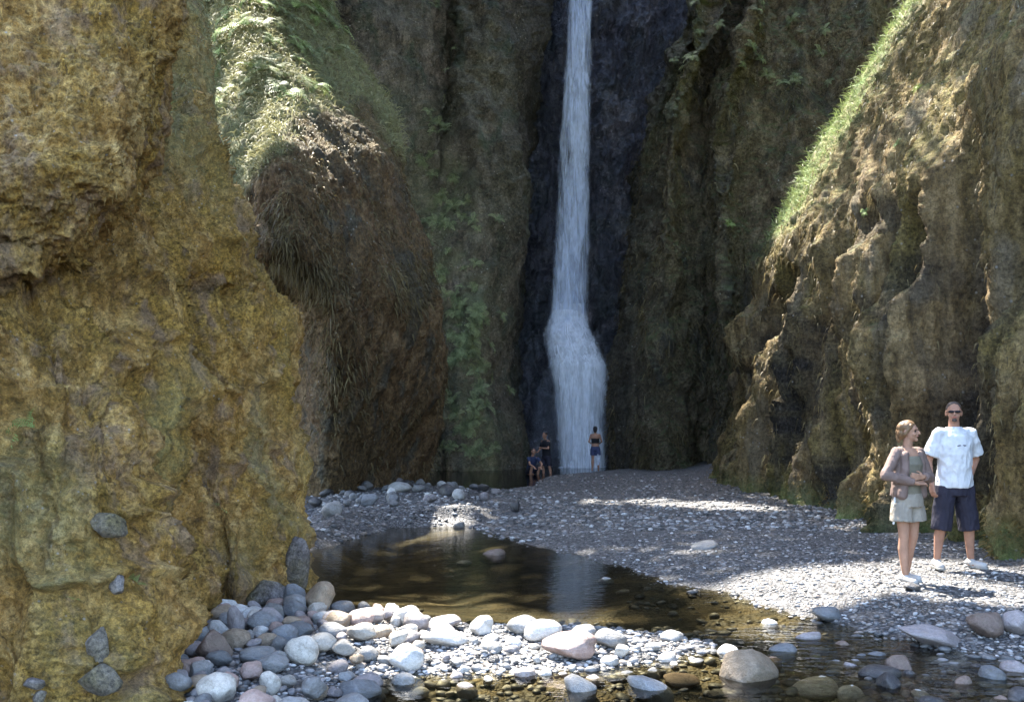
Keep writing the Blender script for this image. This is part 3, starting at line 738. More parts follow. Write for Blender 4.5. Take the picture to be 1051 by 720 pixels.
o = blades('cliff_grass', 'cliff_near_left', 5500, lambda a, n, u, v, t: (t > .25)*t*(v < 330)*(u > 150), (.06, .18), (.006, .014), .75, M['grass'])
tag(o, 'pale green grass hanging on the brow of the ochre cliff', 'grass', **ST)
o = blades('brow_grass', 'cliff_second_left', 22000, lambda a, n, u, v, t: np.clip(t-.3, 0, 1)**.7*(v < 250), (.16, .42), (.012, .03), .8, M['grass'], .5, .5, .1)
tag(o, 'pale green grass covering the brow of the second left cliff', 'grass', **ST)
o = blades('slope_grass', 'cliff_near_right', 20000, lambda a, n, u, v, t: np.clip(t-.3, 0, 1)*(a[:, 2] > 5.5), (.18, .42), (.012, .03), .5, M['lush'], .5, .6, .1)
tag(o, 'bright green grass strip along the edge of the right slope', 'grass', **ST)
o = blades('hanging_moss', 'cliff_near_right', 24000, lambda a, n, u, v, t: (a[:, 2] > .5)*(1-np.clip(t, 0, 1))*(n[:, 2] > -.6)*np.clip(.6+1.6*perlin(a*[.8, .8, .5]), .1, 1), (.05, .13), (.012, .03), 1.8, M['drymoss'], .45, .0, ref=19)
tag(o, 'brown moss strands hanging over the right cliff', 'moss', **ST)
o = blades('cushion_moss', 'cliff_near_left', 16000, lambda a, n, u, v, t: np.clip(.4+1.6*perlin(a*[1.1, 1.1, .8]+3), .05, 1), (.015, .05), (.007, .014), 1.2, M['olivemoss'], .8, .1, ref=10)
tag(o, 'olive brown moss cushions on the near left cliff', 'moss', **ST)
o = blades('overhang_moss', 'cliff_overhang_left', 8000, lambda a, n, u, v, t: np.clip(.4+1.6*perlin(a*[1.1, 1.1, .8]+3), .05, 1), (.015, .045), (.006, .012), 1.2, M['olivemoss'], .8, .1, ref=10)
tag(o, 'olive brown moss on the overhang at upper left', 'moss', **ST)
o = blades('dark_moss', 'cliff_far_right', 16000, lambda a, n, u, v, t: np.clip(.3+1.6*perlin(a*.5), .05, 1), (.1, .3), (.03, .06), 1.3, M['drymoss'], .6, .1, -.2)
tag(o, 'dark moss strands on the far right cliff', 'moss', **ST)
o = blades('brown_moss', 'cliff_second_left', 14000, lambda a, n, u, v, t: np.clip(1-t, 0, 1)*np.clip(.3+1.6*perlin(a*.6), .05, 1), (.06, .18), (.02, .04), 1.4, M['drymoss'], .7, .1, -.1)
tag(o, 'brown moss on the face of the second left cliff', 'moss', **ST)
o = blades('foot_moss', 'cliff_near_right', 6000, lambda a, n, u, v, t: (a[:, 2] < .55)*(a[:, 2] > -.1)*1., (.04, .14), (.01, .025), .8, M['olivemoss'], .8, .5)
tag(o, 'yellow green moss along the foot of the right cliff', 'moss', **ST)

def fern_mesh(seed, nf=9, leaf=.5):
    r = random.Random(seed); V = []; Fc = []; T = []
    for k in range(nf):
        a = k/nf*math.tau+r.uniform(-.3, .3); el = r.uniform(.5, 1.1); L = r.uniform(.7, 1.); n = 11
        d = Vector((math.cos(a), math.sin(a), 0)); s = Vector((-math.sin(a), math.cos(a), 0)); tone = r.random()
        pts = []
        for i in range(n+1):
            t = i/n; pts.append(d*(L*t*math.cos(el*.6))+Vector((0, 0, L*(t*math.sin(el)-.75*t*t))))
        for i in range(n):
            p = pts[i]; q_ = pts[i+1]; ax = (q_-p)
            b = len(V); w = .008
            V += [p-s*w, p+s*w, q_+s*w, q_-s*w]; Fc.append([b, b+1, b+2, b+3]); T += [tone]*4
            ll = .26*math.sin(math.pi*min(1, (i+1.2)/(n+1)))**.8*L
            for sg in (-1, 1):
                b = len(V); e = s*sg*ll+ax*.5+Vector((0, 0, -.05*ll))
                V += [p, p+ax*.35-e*.0+s*sg*ll*.5-ax*.1, p+e, p+ax*.8+s*sg*ll*.4]; Fc.append([b, b+1, b+2, b+3]); T += [min(1, max(0, tone+r.uniform(-.2, .2)))]*4
    me = mesh_np('fern_form', np.array([v[:] for v in V]), np.array(Fc), False); vcol(me, T); return me
FERNS = {m: [fern_mesh(s, 9 if s % 2 else 7) for s in range(3)] for m in ('fern', 'farfern')}
for m in FERNS:
    for me in FERNS[m]: me.materials.append(M[m])
def fern(surf, u, v, size_px, label, group, m='fern', name='fern'):
    p, n = surf_at(surf, u, v); s = size_px*p[1]/F*(.75 if surf == 'cliff_near_left' else .5)
    o = bpy.data.objects.new(name, random.choice(FERNS[m])); COL.objects.link(o)
    up = Vector((n[0], n[1], max(.25, n[2]+.5))).normalized()
    o.rotation_euler = (up.to_track_quat('Z', 'Y').to_matrix() @ Matrix.Rotation(random.uniform(0, 6.28), 3, 'Z')).to_euler()
    kf = .22 if surf == 'cliff_near_left' else .08; o.location = (p[0]+n[0]*s*kf, p[1]+n[1]*s*kf, p[2]); o.scale = (s, s, s)
    tag(o, label, 'fern', group)
for (u, v, s, lb) in [(36, 440, 44, 'bright green fern at the far left of the ochre cliff'), (75, 630, 36, 'light green fern low on the cliff above the blue grey stones'),
                      (140, 604, 34, 'light green fern near the cleft in the ochre cliff'), (116, 198, 38, 'green grassy fern tucked under the upper left overhang'),
                      (212, 528, 34, 'small yellowish fern in the middle of the ochre cliff'), (230, 555, 24, 'tiny fern low on the cliff above the left cobble pile'), (176, 118, 40, 'bright tuft at the corner of the upper left overhang'), (150, 178, 22, 'tiny fern right of the grassy fern under the overhang')]:
    fern('cliff_near_left', u, v, s, lb, 'ferns on the ochre cliff')
for k in range(110):
    v = random.uniform(150, 470); u = 450+.12*(v-200)+random.gauss(0, 20)*(1 if v > 180 else .5)
    fern('cliff_far_left', u, v, random.uniform(16, 36), 'blue green fern in the green column on the far left cliff', 'ferns on the far left cliff', 'farfern')
for k in range(12):
    fern('cliff_far_left', 455+random.gauss(0, 6), random.uniform(0, 150), random.uniform(14, 24), 'small fern in the dark groove high on the far left cliff', 'ferns in the far left groove', 'farfern')
for k in range(60):
    u = random.uniform(205, 350); v = random.uniform(-8, 110-(u-205)*.15)
    fern('cliff_second_left', u, v, random.uniform(26, 60), 'fern in the lush patch above the brow of the second left cliff', 'ferns above the grassy brow', random.choice(['fern', 'farfern']))
for k in range(22):
    u = random.uniform(690, 850); v = random.uniform(-5, 90)
    fern('cliff_far_right', u, v, random.uniform(14, 28), 'dark fern near the top of the far right cliff', 'ferns on the far right cliff', 'farfern')
for (u, v, s, lb) in [(922, 146, 20, 'small fern in the crease of the right cliff'), (940, 90, 22, 'fern high in the crease of the right cliff'), (886, 218, 20, 'small fern below the green strip of the right cliff'), (745, 230, 18, 'fern at the dark edge beside the right cliff')]:
    fern('cliff_near_right' if u > 800 else 'cliff_far_right', u, v, s, lb, 'ferns in the right crease')

# ------------------------------------------------------------ waterfall
def tube_sheet(name, spec, nseg, m, mat, parent, jitter, seed):
    """spec rows: (v, uL, uR, Y) ; closed oval section"""
    sp_ = np.array(spec, float); t = np.linspace(0, len(sp_)-1, nseg)
    cols = [np.interp(t, np.arange(len(sp_)), sp_[:, k]) for k in range(4)]
    V = []; T = []
    for i in range(nseg):
        v, a, b, y = [c[i] for c in cols]
        c = P((a+b)/2, v, y); hw = (b-a)/2*y/F
        for k in range(m):
            th = k/m*math.tau; x = math.cos(th); yy = math.sin(th)
            r = 1+jitter*perlin(np.array([[x*2+seed, yy*2, c[2]*.8]]))[0]
            V.append([c[0]+hw*x*r, c[1]+hw*.35*yy*r, c[2]]); T.append(min(1, abs(yy)*1.25))
    V = np.array(V); idx = np.arange(nseg*m).reshape(nseg, m); nx = np.roll(idx, -1, axis=1)
    q = np.stack([idx[:-1], nx[:-1], nx[1:], idx[1:]], -1).reshape(-1, 4)
    me = mesh_np(name, V, q); vcol(me, T); return link(name, me, mat, parent)
wf = empty('waterfall', P(597, 478, 42))
tag(wf, 'tall narrow white waterfall dropping into the dark recess at the end of the gorge', 'waterfall')
inv = Matrix.Translation(-wf.location)
up_spec = [(-260, 587, 605, 44.2), (0, 583, 608, 43.9), (60, 580, 608, 43.8), (130, 575, 607, 43.6), (200, 571, 606, 43.5), (270, 567, 605, 43.4), (320, 564, 604, 43.3), (350, 563, 606, 43.1)]
lo_spec = [(312, 567, 600, 43.35), (326, 562, 603, 43.2), (340, 558, 607, 42.9), (356, 559, 616, 42.5), (375, 562, 626, 42.1), (400, 567, 625, 41.9), (430, 570, 622, 41.8), (460, 572, 622, 41.7), (484, 573, 623, 41.6)]
for (nm, spc, jit) in (('upper_fall', up_spec, .12), ('lower_fall', lo_spec, .10)):
    fm = M['fall'] if nm == 'upper_fall' else M['foamfall']; a = tube_sheet(nm, spc, 120, 28, fm, wf, jit, 1.); 
    core = [(v, l+(r-l)*.2, r-(r-l)*.2, y) for v, l, r, y in spc]
    b = tube_sheet('core_stream', core, 120, 20, fm, a, jit*1.3, 5.)
    for o in (a,): o.matrix_parent_inverse = inv
# splash strands: thin falling ribbons beside the main stream, part of the fall
def strands(name, n, spec, spread, mat, parent):
    sp_ = np.array(spec, float); V = []; Q = []; T = []
    for k in range(n):
        v0 = random.uniform(sp_[0, 0], sp_[-1, 0]-20); L = random.uniform(20, 70); f = random.uniform(-spread, 1+spread); w = random.uniform(.01, .03); ph = random.uniform(-.3, .1)
        for i in range(5):
            v = min(v0+L*i/4, sp_[-1, 0]); a, b, y = [np.interp(v, sp_[:, 0], sp_[:, j]) for j in (1, 2, 3)]
            c = P(a+(b-a)*f, v, y-.35+ph); ww = w*math.sin(math.pi*(i+.4)/4.8)
            V += [c-[ww, 0, 0], c+[ww, 0, 0]]; T += [.9, .9]
            if i: j = len(V); Q.append([j-4, j-3, j-1, j-2])
    me = mesh_np(name, np.array(V), np.array(Q)); vcol(me, T); o = link(name, me, mat, parent); o.matrix_parent_inverse = inv; return tag(o, kind='stuff')
strands('water_strands', 60, lo_spec, -.15, M['foamfall'], wf)
# foam line where the fall meets the pool
V, f_ = rock_shape(77, 3, 2, .9, .2)
me = mesh_np('foam', V*[1.05, .35, .07], f_); fo = link('foam', me, M['towel'], wf); fo.location = Vector((0, -.2, .0))
c0 = P(597, 478, 41.6); fo.location = Vector((c0[0]-wf.location[0], c0[1]-wf.location[1], WL2-wf.location[2]+.02))

mt = bpy.data.materials.new('mist_air'); mt.use_nodes = True; nt_ = mt.node_tree; nt_.nodes.clear(); mo = nt_.nodes.new('ShaderNodeOutputMaterial'); pv = nt_.nodes.new('ShaderNodeVolumePrincipled')
pv.inputs['Color'].default_value = (.82, .88, 1, 1); pv.inputs['Density'].default_value = .09; nt_.links.new(pv.outputs[0], mo.inputs['Volume'])
c1 = P(592, 440, 42.6); mv, mf = ICO[4]; me = mesh_np('mist', mv*[2.1, 1.6, 3.6]*(1+.15*perlin(mv*1.5)[:, None])+c1+[0, 0, -.2], mf); tag(link('mist', me, mt), 'pale bluish spray hanging round the foot of the waterfall', 'mist', kind='stuff')
# ------------------------------------------------------------ people
def prim_capsule(bm, a, b, ra, rb, seg=14):
    a = Vector(a); b = Vector(b); d = b-a; L = d.length
    if L < 1e-5: return
    rot = d.to_track_quat('Z', 'Y').to_matrix().to_4x4(); rings = []
    st = [(-ra*math.cos(t), ra*math.sin(t)) for t in (.35, .8, 1.2)]+[(0, ra)]+[(L*.5, (ra+rb)/2)]+[(L, rb)]+[(L+rb*math.cos(t), rb*math.sin(t)) for t in (1.2, .8, .35)]
    for z, r in st:
        rings.append([bm.verts.new((Matrix.Translation(a) @ rot) @ Vector((r*math.cos(k/seg*math.tau), r*math.sin(k/seg*math.tau), z))) for k in range(seg)])
    for i in range(len(rings)-1):
        for k in range(seg): bm.faces.new((rings[i][k], rings[i][(k+1) % seg], rings[i+1][(k+1) % seg], rings[i+1][k]))
    bm.faces.new(rings[0][::-1]); bm.faces.new(rings[-1])
def prim_loft(bm, secs, seg=24):
    rings = []
    for (c, rx, ry) in secs:
        rings.append([bm.verts.new((c[0]+rx*math.cos(k/seg*math.tau), c[1]+ry*math.sin(k/seg*math.tau), c[2])) for k in range(seg)])
    for i in range(len(rings)-1):
        for k in range(seg): bm.faces.new((rings[i][k], rings[i][(k+1) % seg], rings[i+1][(k+1) % seg], rings[i+1][k]))
    bm.faces.new(rings[0][::-1]); bm.faces.new(rings[-1])
def prim_cone(bm, a, b, ra, rb, seg=16):      # open-ended look: flat caps
    a = Vector(a); b = Vector(b); d = b-a; rot = d.to_track_quat('Z', 'Y').to_matrix().to_4x4(); T = Matrix.Translation(a) @ rot; R_ = []
    for z, r in ((0, ra), (d.length*.5, (ra+rb)/2), (d.length, rb)):
        R_.append([bm.verts.new(T @ Vector((r*math.cos(k/seg*math.tau), r*math.sin(k/seg*math.tau), z))) for k in range(seg)])
    for i in range(2):
        for k in range(seg): bm.faces.new((R_[i][k], R_[i][(k+1) % seg], R_[i+1][(k+1) % seg], R_[i+1][k]))
    bm.faces.new(R_[0][::-1]); bm.faces.new(R_[-1])
def prim_ell(bm, c, r, rot=None):
    m = Matrix.Translation(Vector(c)) @ (rot.to_matrix().to_4x4() if rot else Matrix()) @ Matrix.Diagonal((*r, 1))
    bmesh.ops.create_icosphere(bm, subdivisions=3, radius=1, matrix=m)
def remeshed(name, bm, mat, parent, voxel=.006, smooth=4, wrinkle=0.):
    bmesh.ops.recalc_face_normals(bm, faces=bm.faces)
    me = bpy.data.meshes.new(name); bm.to_mesh(me); bm.free()
    o = bpy.data.objects.new(name, me); COL.objects.link(o)
    m = o.modifiers.new('r', 'REMESH'); m.mode = 'VOXEL'; m.voxel_size = voxel; m.use_smooth_shade = True
    s = o.modifiers.new('s', 'SMOOTH'); s.factor = .5; s.iterations = smooth
    dg = bpy.context.evaluated_depsgraph_get(); ev = o.evaluated_get(dg)
    me2 = bpy.data.meshes.new_from_object(ev, depsgraph=dg); me2.name = name
    o.modifiers.clear(); o.data = me2; bpy.data.meshes.remove(me)
    if wrinkle:
        n = len(me2.vertices); co = np.zeros(n*3, np.float32); me2.vertices.foreach_get('co', co); co = co.reshape(-1, 3)
        no = np.zeros(n*3, np.float32); me2.vertex_normals.foreach_get('vector', no); no = no.reshape(-1, 3)
        d = wrinkle*ridged(co*[11, 11, 6]+3, 2)
        co = co+no*d[:, None]; me2.vertices.foreach_set('co', co.astype(np.float32).ravel()); me2.update()
    me2.materials.clear(); me2.materials.append(mat)
    me2.polygons.foreach_set('use_smooth', np.full(len(me2.polygons), True))
    o.parent = parent
    return o
def hand(bm, wrist, direction, palm_n, curl=.5, side=1, s=1.):
    """palm and five fingers; side +1: thumb on +cross side"""
    d = Vector(direction).normalized(); n = Vector(palm_n); n = (n-d*n.dot(d)).normalized(); x = d.cross(n).normalized()*side
    w = Vector(wrist)
    palm = w+d*.045*s
    for k in (-1, 0, 1): prim_capsule(bm, w+x*.012*k*s, w+d*.085*s+x*.026*k*s, .016*s, .013*s, 10)
    for k, L in zip((-1.5, -.5, .5, 1.5), (.055, .07, .075, .066)):
        b = w+d*.088*s+x*.0215*k*s; a1 = d*math.cos(curl)+n*math.sin(curl); m = b+a1*L*.55*s
        a2 = d*math.cos(curl*2.1)+n*math.sin(curl*2.1); e = m+a2*L*.5*s
        prim_capsule(bm, b, m, .0092*s, .0085*s, 8); prim_capsule(bm, m, e, .0085*s, .0072*s, 8)
    b = w+d*.03*s+x*.028*s; m = b+(d*.6+x*.6+n*.35).normalized()*.038*s; e = m+(d*.9+x*.1+n*.4).normalized()*.032*s
    prim_capsule(bm, b, m, .012*s, .0105*s, 8); prim_capsule(bm, m, e, .0105*s, .0085*s, 8)
def head(bm, c, yaw, s=1., nod=0):
    """c head centre; yaw 0 looks to -Y; positive yaw turns towards +X"""
    rot = Matrix.Rotation(yaw, 4, 'Z') @ Matrix.Rotation(nod, 4, 'X'); T = Matrix.Translation(Vector(c)) @ rot
    t = lambda x, y, z: T @ Vector((x*s, y*s, z*s))
    prim_ell(bm, t(0, .01, .025), (.074*s, .094*s, .088*s), rot.to_quaternion())
    prim_ell(bm, t(0, -.022, -.035), (.056*s, .068*s, .075*s), rot.to_quaternion())
    prim_capsule(bm, t(0, -.075, -.088), t(0, -.06, -.085), .021*s, .02*s)       # chin
    prim_capsule(bm, t(0, -.087, .012), t(0, -.108, -.022), .009*s, .0145*s, 10)  # nose
    for k in (-1, 1):
        prim_ell(bm, t(.077*k, .012, -.005), (.012*s, .02*s, .033*s), rot.to_quaternion())
        prim_capsule(bm, t(.045*k, -.073, .028), t(.014*k, -.085, .028), .009*s, .010*s, 8)   # brow
        prim_ell(bm, t(.036*k, -.06, -.03), (.024*s, .024*s, .02*s), rot.to_quaternion())
    prim_capsule(bm, t(-.018, -.088, -.048), t(.018, -.088, -.048), .008*s, .008*s, 8)
    return t
def eyes(parent, t, s=1., glasses=None):
    for k in (-1, 1):
        bm = bmesh.new(); bmesh.ops.create_icosphere(bm, subdivisions=2, radius=.0125*s, matrix=Matrix.Translation(t(.03*k, -.071, .008)))
        me = bpy.data.meshes.new('eye'); bm.to_mesh(me); bm.free(); link('eye', me, M['black'] if glasses else M['hair_dark'], parent)
    bm = bmesh.new(); prim_capsule(bm, t(-.021, -.094, -.049), t(.021, -.094, -.049), .0045*s, .0045*s, 8)
    me = bpy.data.meshes.new('mouth'); bm.to_mesh(me); bm.free(); link('mouth', me, M['lip'], parent)
def leg(bm, hip, knee, ankle, toe, k=1.):
    prim_capsule(bm, hip, knee, .083*k, .054*k); 
    kn = Vector(knee); an = Vector(ankle); cf = kn.lerp(an, .32)+Vector((0, .018, 0))
    prim_capsule(bm, knee, cf, .052*k, .056*k); prim_capsule(bm, cf, ankle, .056*k, .034*k)
    prim_capsule(bm, ankle, Vector((an.x, an.y, .04+an.z-.08)), .034*k, .034*k)
    prim_capsule(bm, (an.x, an.y, an.z-.045), toe, .034*k, .026*k)
def arm(bm, sh, el, wr, k=1.):
    prim_capsule(bm, sh, el, .05*k, .038*k); prim_capsule(bm, el, wr, .038*k, .025*k)
def shoe(parent, ankle, toe, mat, k=1., vox=.006):
    a = Vector(ankle); t = Vector(toe); r = empty('shoe', (0, 0, 0)); r.parent = parent
    bm = bmesh.new(); h = (a.x, a.y+.045, a.z-.035); prim_capsule(bm, h, t, .040*k, .038*k); prim_capsule(bm, (a.x, a.y+.01, a.z-.01), (a.x, a.y-.02, a.z-.03), .042*k, .042*k)
    u = remeshed('shoe_upper', bm, mat, r, vox, 3)
    bm = bmesh.new()
    for q in (0, .35, .7, 1.):
        c = Vector(h).lerp(t, q); prim_loft(bm, [((c.x, c.y, a.z-.085), .045*k, .055*k), ((c.x, c.y, a.z-.06), .043*k, .053*k)], 18)
    remeshed('sole', bm, M['sole'], r, vox, 1)
    return r

def gz(x, y): return float(gheight(np.array([x]), np.array([y]))[0])
# --- man in white shirt
mx, my = 4.83, 10.85
man = empty('person', (mx, my, gz(mx, my)+.01)); man.rotation_euler = (0, 0, .10)
tag(man, 'man in white t-shirt and long dark shorts standing on the gravel, head turned left', 'person')
hip = [(-.10, 0, .95), (.10, 0, .95)]; kn = [(-.155, -.02, .51), (.165, -.02, .51)]; an = [(-.19, .02, .095), (.20, .02, .095)]; toe = [(-.235, -.15, .045), (.255, -.14, .045)]
sh = [(-.185, 0, 1.475), (.185, 0, 1.475)]; el = [(-.275, .04, 1.17), (.30, .09, 1.19)]; wr = [(-.27, -.02, .925), (.215, .06, .985)]
bm = bmesh.new()
prim_loft(bm, [((0, 0, .86), .13, .10), ((0, 0, .95), .165, .115), ((0, -.005, 1.08), .145, .105), ((0, -.01, 1.22), .16, .115), ((0, 0, 1.36), .185, .12), ((0, 0, 1.46), .17, .10), ((0, 0, 1.52), .09, .07)])
prim_capsule(bm, (0, .005, 1.50), (-.01, -.005, 1.62), .060, .055)
for i in (0, 1):
    leg(bm, hip[i], kn[i], an[i], toe[i]); prim_capsule(bm, (0, 0, 1.46), sh[i], .06, .058); arm(bm, sh[i], el[i], wr[i])
hand(bm, wr[0], (.05, -.1, -1), (.9, .2, 0), .45, -1); hand(bm, wr[1], (-.5, .1, -.8), (-.3, .9, 0), .4, 1)
th = head(bm, (-.012, -.01, 1.70), -.45)
remeshed('body', bm, M['skin'], man, .0055, 3)
eyes(man, th, 1.)
bm = bmesh.new()   # hair
rotm = Matrix.Rotation(-.45, 4, 'Z').to_quaternion()
prim_ell(bm, th(0, .028, .045), (.080, .090, .080), rotm); prim_ell(bm, th(0, .05, .0), (.077, .068, .062), rotm)
remeshed('hair', bm, M['hair_grey'], man, .005, 1, .004)
bm = bmesh.new()   # goatee
prim_ell(bm, th(0, -.082, -.082), (.026, .020, .022), rotm); remeshed('beard', bm, M['hair_grey'], man, .004, 1)
bm = bmesh.new()   # sunglasses
prim_capsule(bm, th(-.05, -.083, .010), th(-.014, -.095, .010), .0125, .0125, 10); prim_capsule(bm, th(.014, -.095, .010), th(.05, -.083, .010), .0125, .0125, 10); prim_capsule(bm, th(-.02, -.096, .016), th(.02, -.096, .016), .004, .004, 8)
for k in (-1, 1): prim_capsule(bm, th(.055*k, -.08, .014), th(.083*k, .01, .012), .004, .004, 8)
remeshed('sunglasses', bm, M['black'], man, .003, 0)
bm = bmesh.new()   # t-shirt
prim_loft(bm, [((0, 0, .885), .205, .150), ((0, 0, .98), .198, .148), ((0, -.008, 1.10), .182, .142), ((0, -.012, 1.24), .190, .145), ((0, 0, 1.37), .205, .146), ((0, 0, 1.445), .19, .125), ((0, .005, 1.505), .13, .095), ((0, .008, 1.545), .078, .072)])
for i in (0, 1):
    s_, e_ = Vector(sh[i]), Vector(el[i]); prim_capsule(bm, (0, 0, 1.452), s_+Vector((0, 0, -.004)), .074, .070); prim_cone(bm, s_.lerp(e_, .04), s_.lerp(e_, .80), .068, .088)
remeshed('t_shirt', bm, M['shirt'], man, .007, 8, .009)
bm = bmesh.new()   # small chest print: short dark strokes
for k, (dx, w, z) in enumerate([(-.036, .008, 0), (-.018, .007, .002), (0, .009, 0), (.018, .007, .002), (.036, .008, 0)]):
    prim_capsule(bm, (dx-w, -.146, 1.342+z), (dx+w, -.146, 1.346+z), .0075, .0075, 8)
remeshed('chest_print', bm, M['print'], man, .003, 0)
bm = bmesh.new()   # shorts
prim_loft(bm, [((0, 0, .80), .185, .135), ((0, 0, .90), .185, .138), ((0, 0, .985), .172, .13), ((0, 0, 1.0), .168, .128)])
for i in (0, 1):
    prim_cone(bm, (hip[i][0], 0, .90), (kn[i][0]*1.02, -.005, .425), .112, .108)
remeshed('shorts', bm, M['navy'], man, .007, 2, .008)
for i in (0, 1): shoe(man, an[i], toe[i], M['shoe'])

# --- woman with cardigan
wx, wy = 3.98, 10.0
wom = empty('person', (wx, wy, gz(wx, wy)+.01)); wom.rotation_euler = (0, 0, .42)
tag(wom, 'woman in mauve cardigan and khaki shorts with folded arms, looking right', 'person')
k_ = .89
v_ = lambda x, y, z: (x*k_, y*k_, z*k_)
hip = [v_(-.09, 0, .96), v_(.09, 0, .96)]; kn = [v_(-.085, -.03, .52), v_(.085, -.0, .52)]; an = [v_(-.09, -.06, .095), v_(.085, .10, .095)]; toe = [v_(-.11, -.22, .045), v_(.11, -.05, .045)]
sh = [v_(-.165, 0, 1.47), v_(.165, 0, 1.47)]; el = [v_(-.36, -.03, 1.22), v_(.25, -.08, 1.18)]; wr = [v_(-.05, -.20, 1.13), v_(.01, -.22, 1.20)]
bm = bmesh.new()
prim_loft(bm, [(v_(0, 0, .86), .125, .10), (v_(0, 0, .95), .155, .115), (v_(0, -.005, 1.10), .112, .088), (v_(0, -.01, 1.24), .125, .098), (v_(0, -.01, 1.34), .14, .115), (v_(0, 0, 1.46), .14, .085), (v_(0, 0, 1.52), .075, .06)])
prim_capsule(bm, v_(0, .005, 1.50), v_(.0, -.01, 1.62), .047, .044)
for i in (0, 1):
    leg(bm, hip[i], kn[i], an[i], toe[i], .92); prim_capsule(bm, v_(0, 0, 1.46), sh[i], .05, .047); arm(bm, sh[i], el[i], wr[i], .82)
hand(bm, wr[0], (1, -.05, .1), (0, .6, -.8), .5, 1, .88); hand(bm, wr[1], (-1, .05, .05), (0, .9, .2), .4, -1, .88)
th = head(bm, v_(.005, -.015, 1.705), .55, .93)
remeshed('body', bm, M['skin_tan'], wom, .0055, 3)
eyes(wom, th, .93)
bm = bmesh.new(); rotm = Matrix.Rotation(.55, 4, 'Z').to_quaternion()
prim_ell(bm, th(0, .028, .045), (.078, .092, .078), rotm); prim_ell(bm, th(0, .06, -.01), (.066, .060, .075), rotm)
prim_capsule(bm, th(0, .10, .0), th(0, .105, -.10), .034, .020)
for k in (-1, 1): prim_capsule(bm, th(.055*k, -.035, .06), th(.076*k, .02, -.03), .020, .016)
remeshed('hair', bm, M['hair_blond'], wom, .005, 1, .006)
bm = bmesh.new()
prim_loft(bm, [(v_(0, 0, 1.0), .150, .125), (v_(0, -.005, 1.10), .128, .105), (v_(0, -.012, 1.24), .137, .116), (v_(0, -.014, 1.34), .15, .132), (v_(0, -.01, 1.43), .125, .105)])
for k in (-1, 1): prim_capsule(bm, v_(.085*k, -.03, 1.42), v_(.10*k, -.01, 1.50), .028, .026)
remeshed('top', bm, M['top'], wom, .007, 3, .003)
bm = bmesh.new()   # cardigan: two side panels, back, sleeves
for k in (-1, 1):
    for (x, y, z, r) in [(.125, -.07, 1.42, .045), (.135, -.075, 1.3, .048), (.14, -.07, 1.18, .05), (.15, -.06, 1.06, .055)]: pass
    prim_capsule(bm, v_(.11*k, -.075, 1.44), v_(.125*k, -.085, 1.25), .042, .044); prim_capsule(bm, v_(.125*k, -.085, 1.25), v_(.15*k, -.07, 1.0), .044, .052)
    prim_capsule(bm, v_(.12*k, .0, 1.45), v_(.14*k, .0, 1.02), .055, .065)
prim_loft(bm, [(v_(0, .05, .98), .165, .105), (v_(0, .05, 1.10), .145, .09), (v_(0, .045, 1.30), .152, .092), (v_(0, .035, 1.46), .14, .07), (v_(0, .03, 1.535), .08, .05)])
for i in (0, 1):
    prim_capsule(bm, v_(0, .02, 1.46), Vector(sh[i]), .055, .056); prim_capsule(bm, sh[i], el[i], .056, .050); prim_cone(bm, el[i], Vector(el[i]).lerp(Vector(wr[i]), .86), .054, .042); prim_capsule(bm, el[i], Vector(el[i]).lerp(Vector(wr[i]), .3), .054, .05)
remeshed('cardigan', bm, M['cardigan'], wom, .006, 2, .007)
bm = bmesh.new()
prim_loft(bm, [(v_(0, 0, .86), .16, .135), (v_(0, 0, .95), .163, .135), (v_(0, 0, 1.04), .138, .115), (v_(0, 0, 1.07), .132, .11)])
for i in (0, 1): prim_cone(bm, (hip[i][0], 0, .80), (kn[i][0]*1.25, -.01, .615), .098, .112)
sh_ = remeshed('shorts', bm, M['khaki'], wom, .006, 2, .006)
bm = bmesh.new(); prim_capsule(bm, (-.168, .0, .86), (-.186, .0, .60), .010, .011, 10)
remeshed('side_stripe', bm, M['shirt'], wom, .005, 1)
for i in (0, 1): shoe(wom, an[i], toe[i], M['shoe'], .88)

# --- far bather seen from behind
fx, fy = (611-CX)/F*36., 36.
fw = empty('person', (fx, fy, gz(fx, fy)+.01)); fw.rotation_euler = (0, 0, 3.0)
tag(fw, 'distant woman with bare back and dark shorts standing at the foot of the waterfall', 'person')
hip = [v_(-.09, 0, .96), v_(.09, 0, .96)]; kn = [v_(-.11, -.03, .52), v_(.10, -.0, .52)]; an = [v_(-.13, .0, .095), v_(.12, .03, .095)]; toe = [v_(-.14, -.15, .045), v_(.14, -.12, .045)]
sh = [v_(-.17, 0, 1.47), v_(.17, 0, 1.47)]; el = [v_(-.26, .02, 1.2), v_(.26, .02, 1.2)]; wr = [v_(-.15, -.18, 1.12), v_(.16, -.18, 1.12)]
bm = bmesh.new()
prim_loft(bm, [(v_(0, 0, .86), .13, .105), (v_(0, 0, .95), .16, .12), (v_(0, -.005, 1.10), .122, .09), (v_(0, -.01, 1.24), .13, .10), (v_(0, 0, 1.36), .15, .11), (v_(0, 0, 1.46), .14, .085), (v_(0, 0, 1.52), .075, .06)])
prim_capsule(bm, v_(0, .005, 1.50), v_(.0, -.01, 1.62), .047, .044)
for i in (0, 1):
    leg(bm, hip[i], kn[i], an[i], toe[i], .95); prim_capsule(bm, v_(0, 0, 1.46), sh[i], .05, .047); arm(bm, sh[i], el[i], wr[i], .85)
    hand(bm, wr[i], (0, -1, .1), (0, 0, -1), .4, 1, .9)
th = head(bm, v_(0, -.015, 1.705), 0, .93)
remeshed('body', bm, M['skin'], fw, .008, 3)
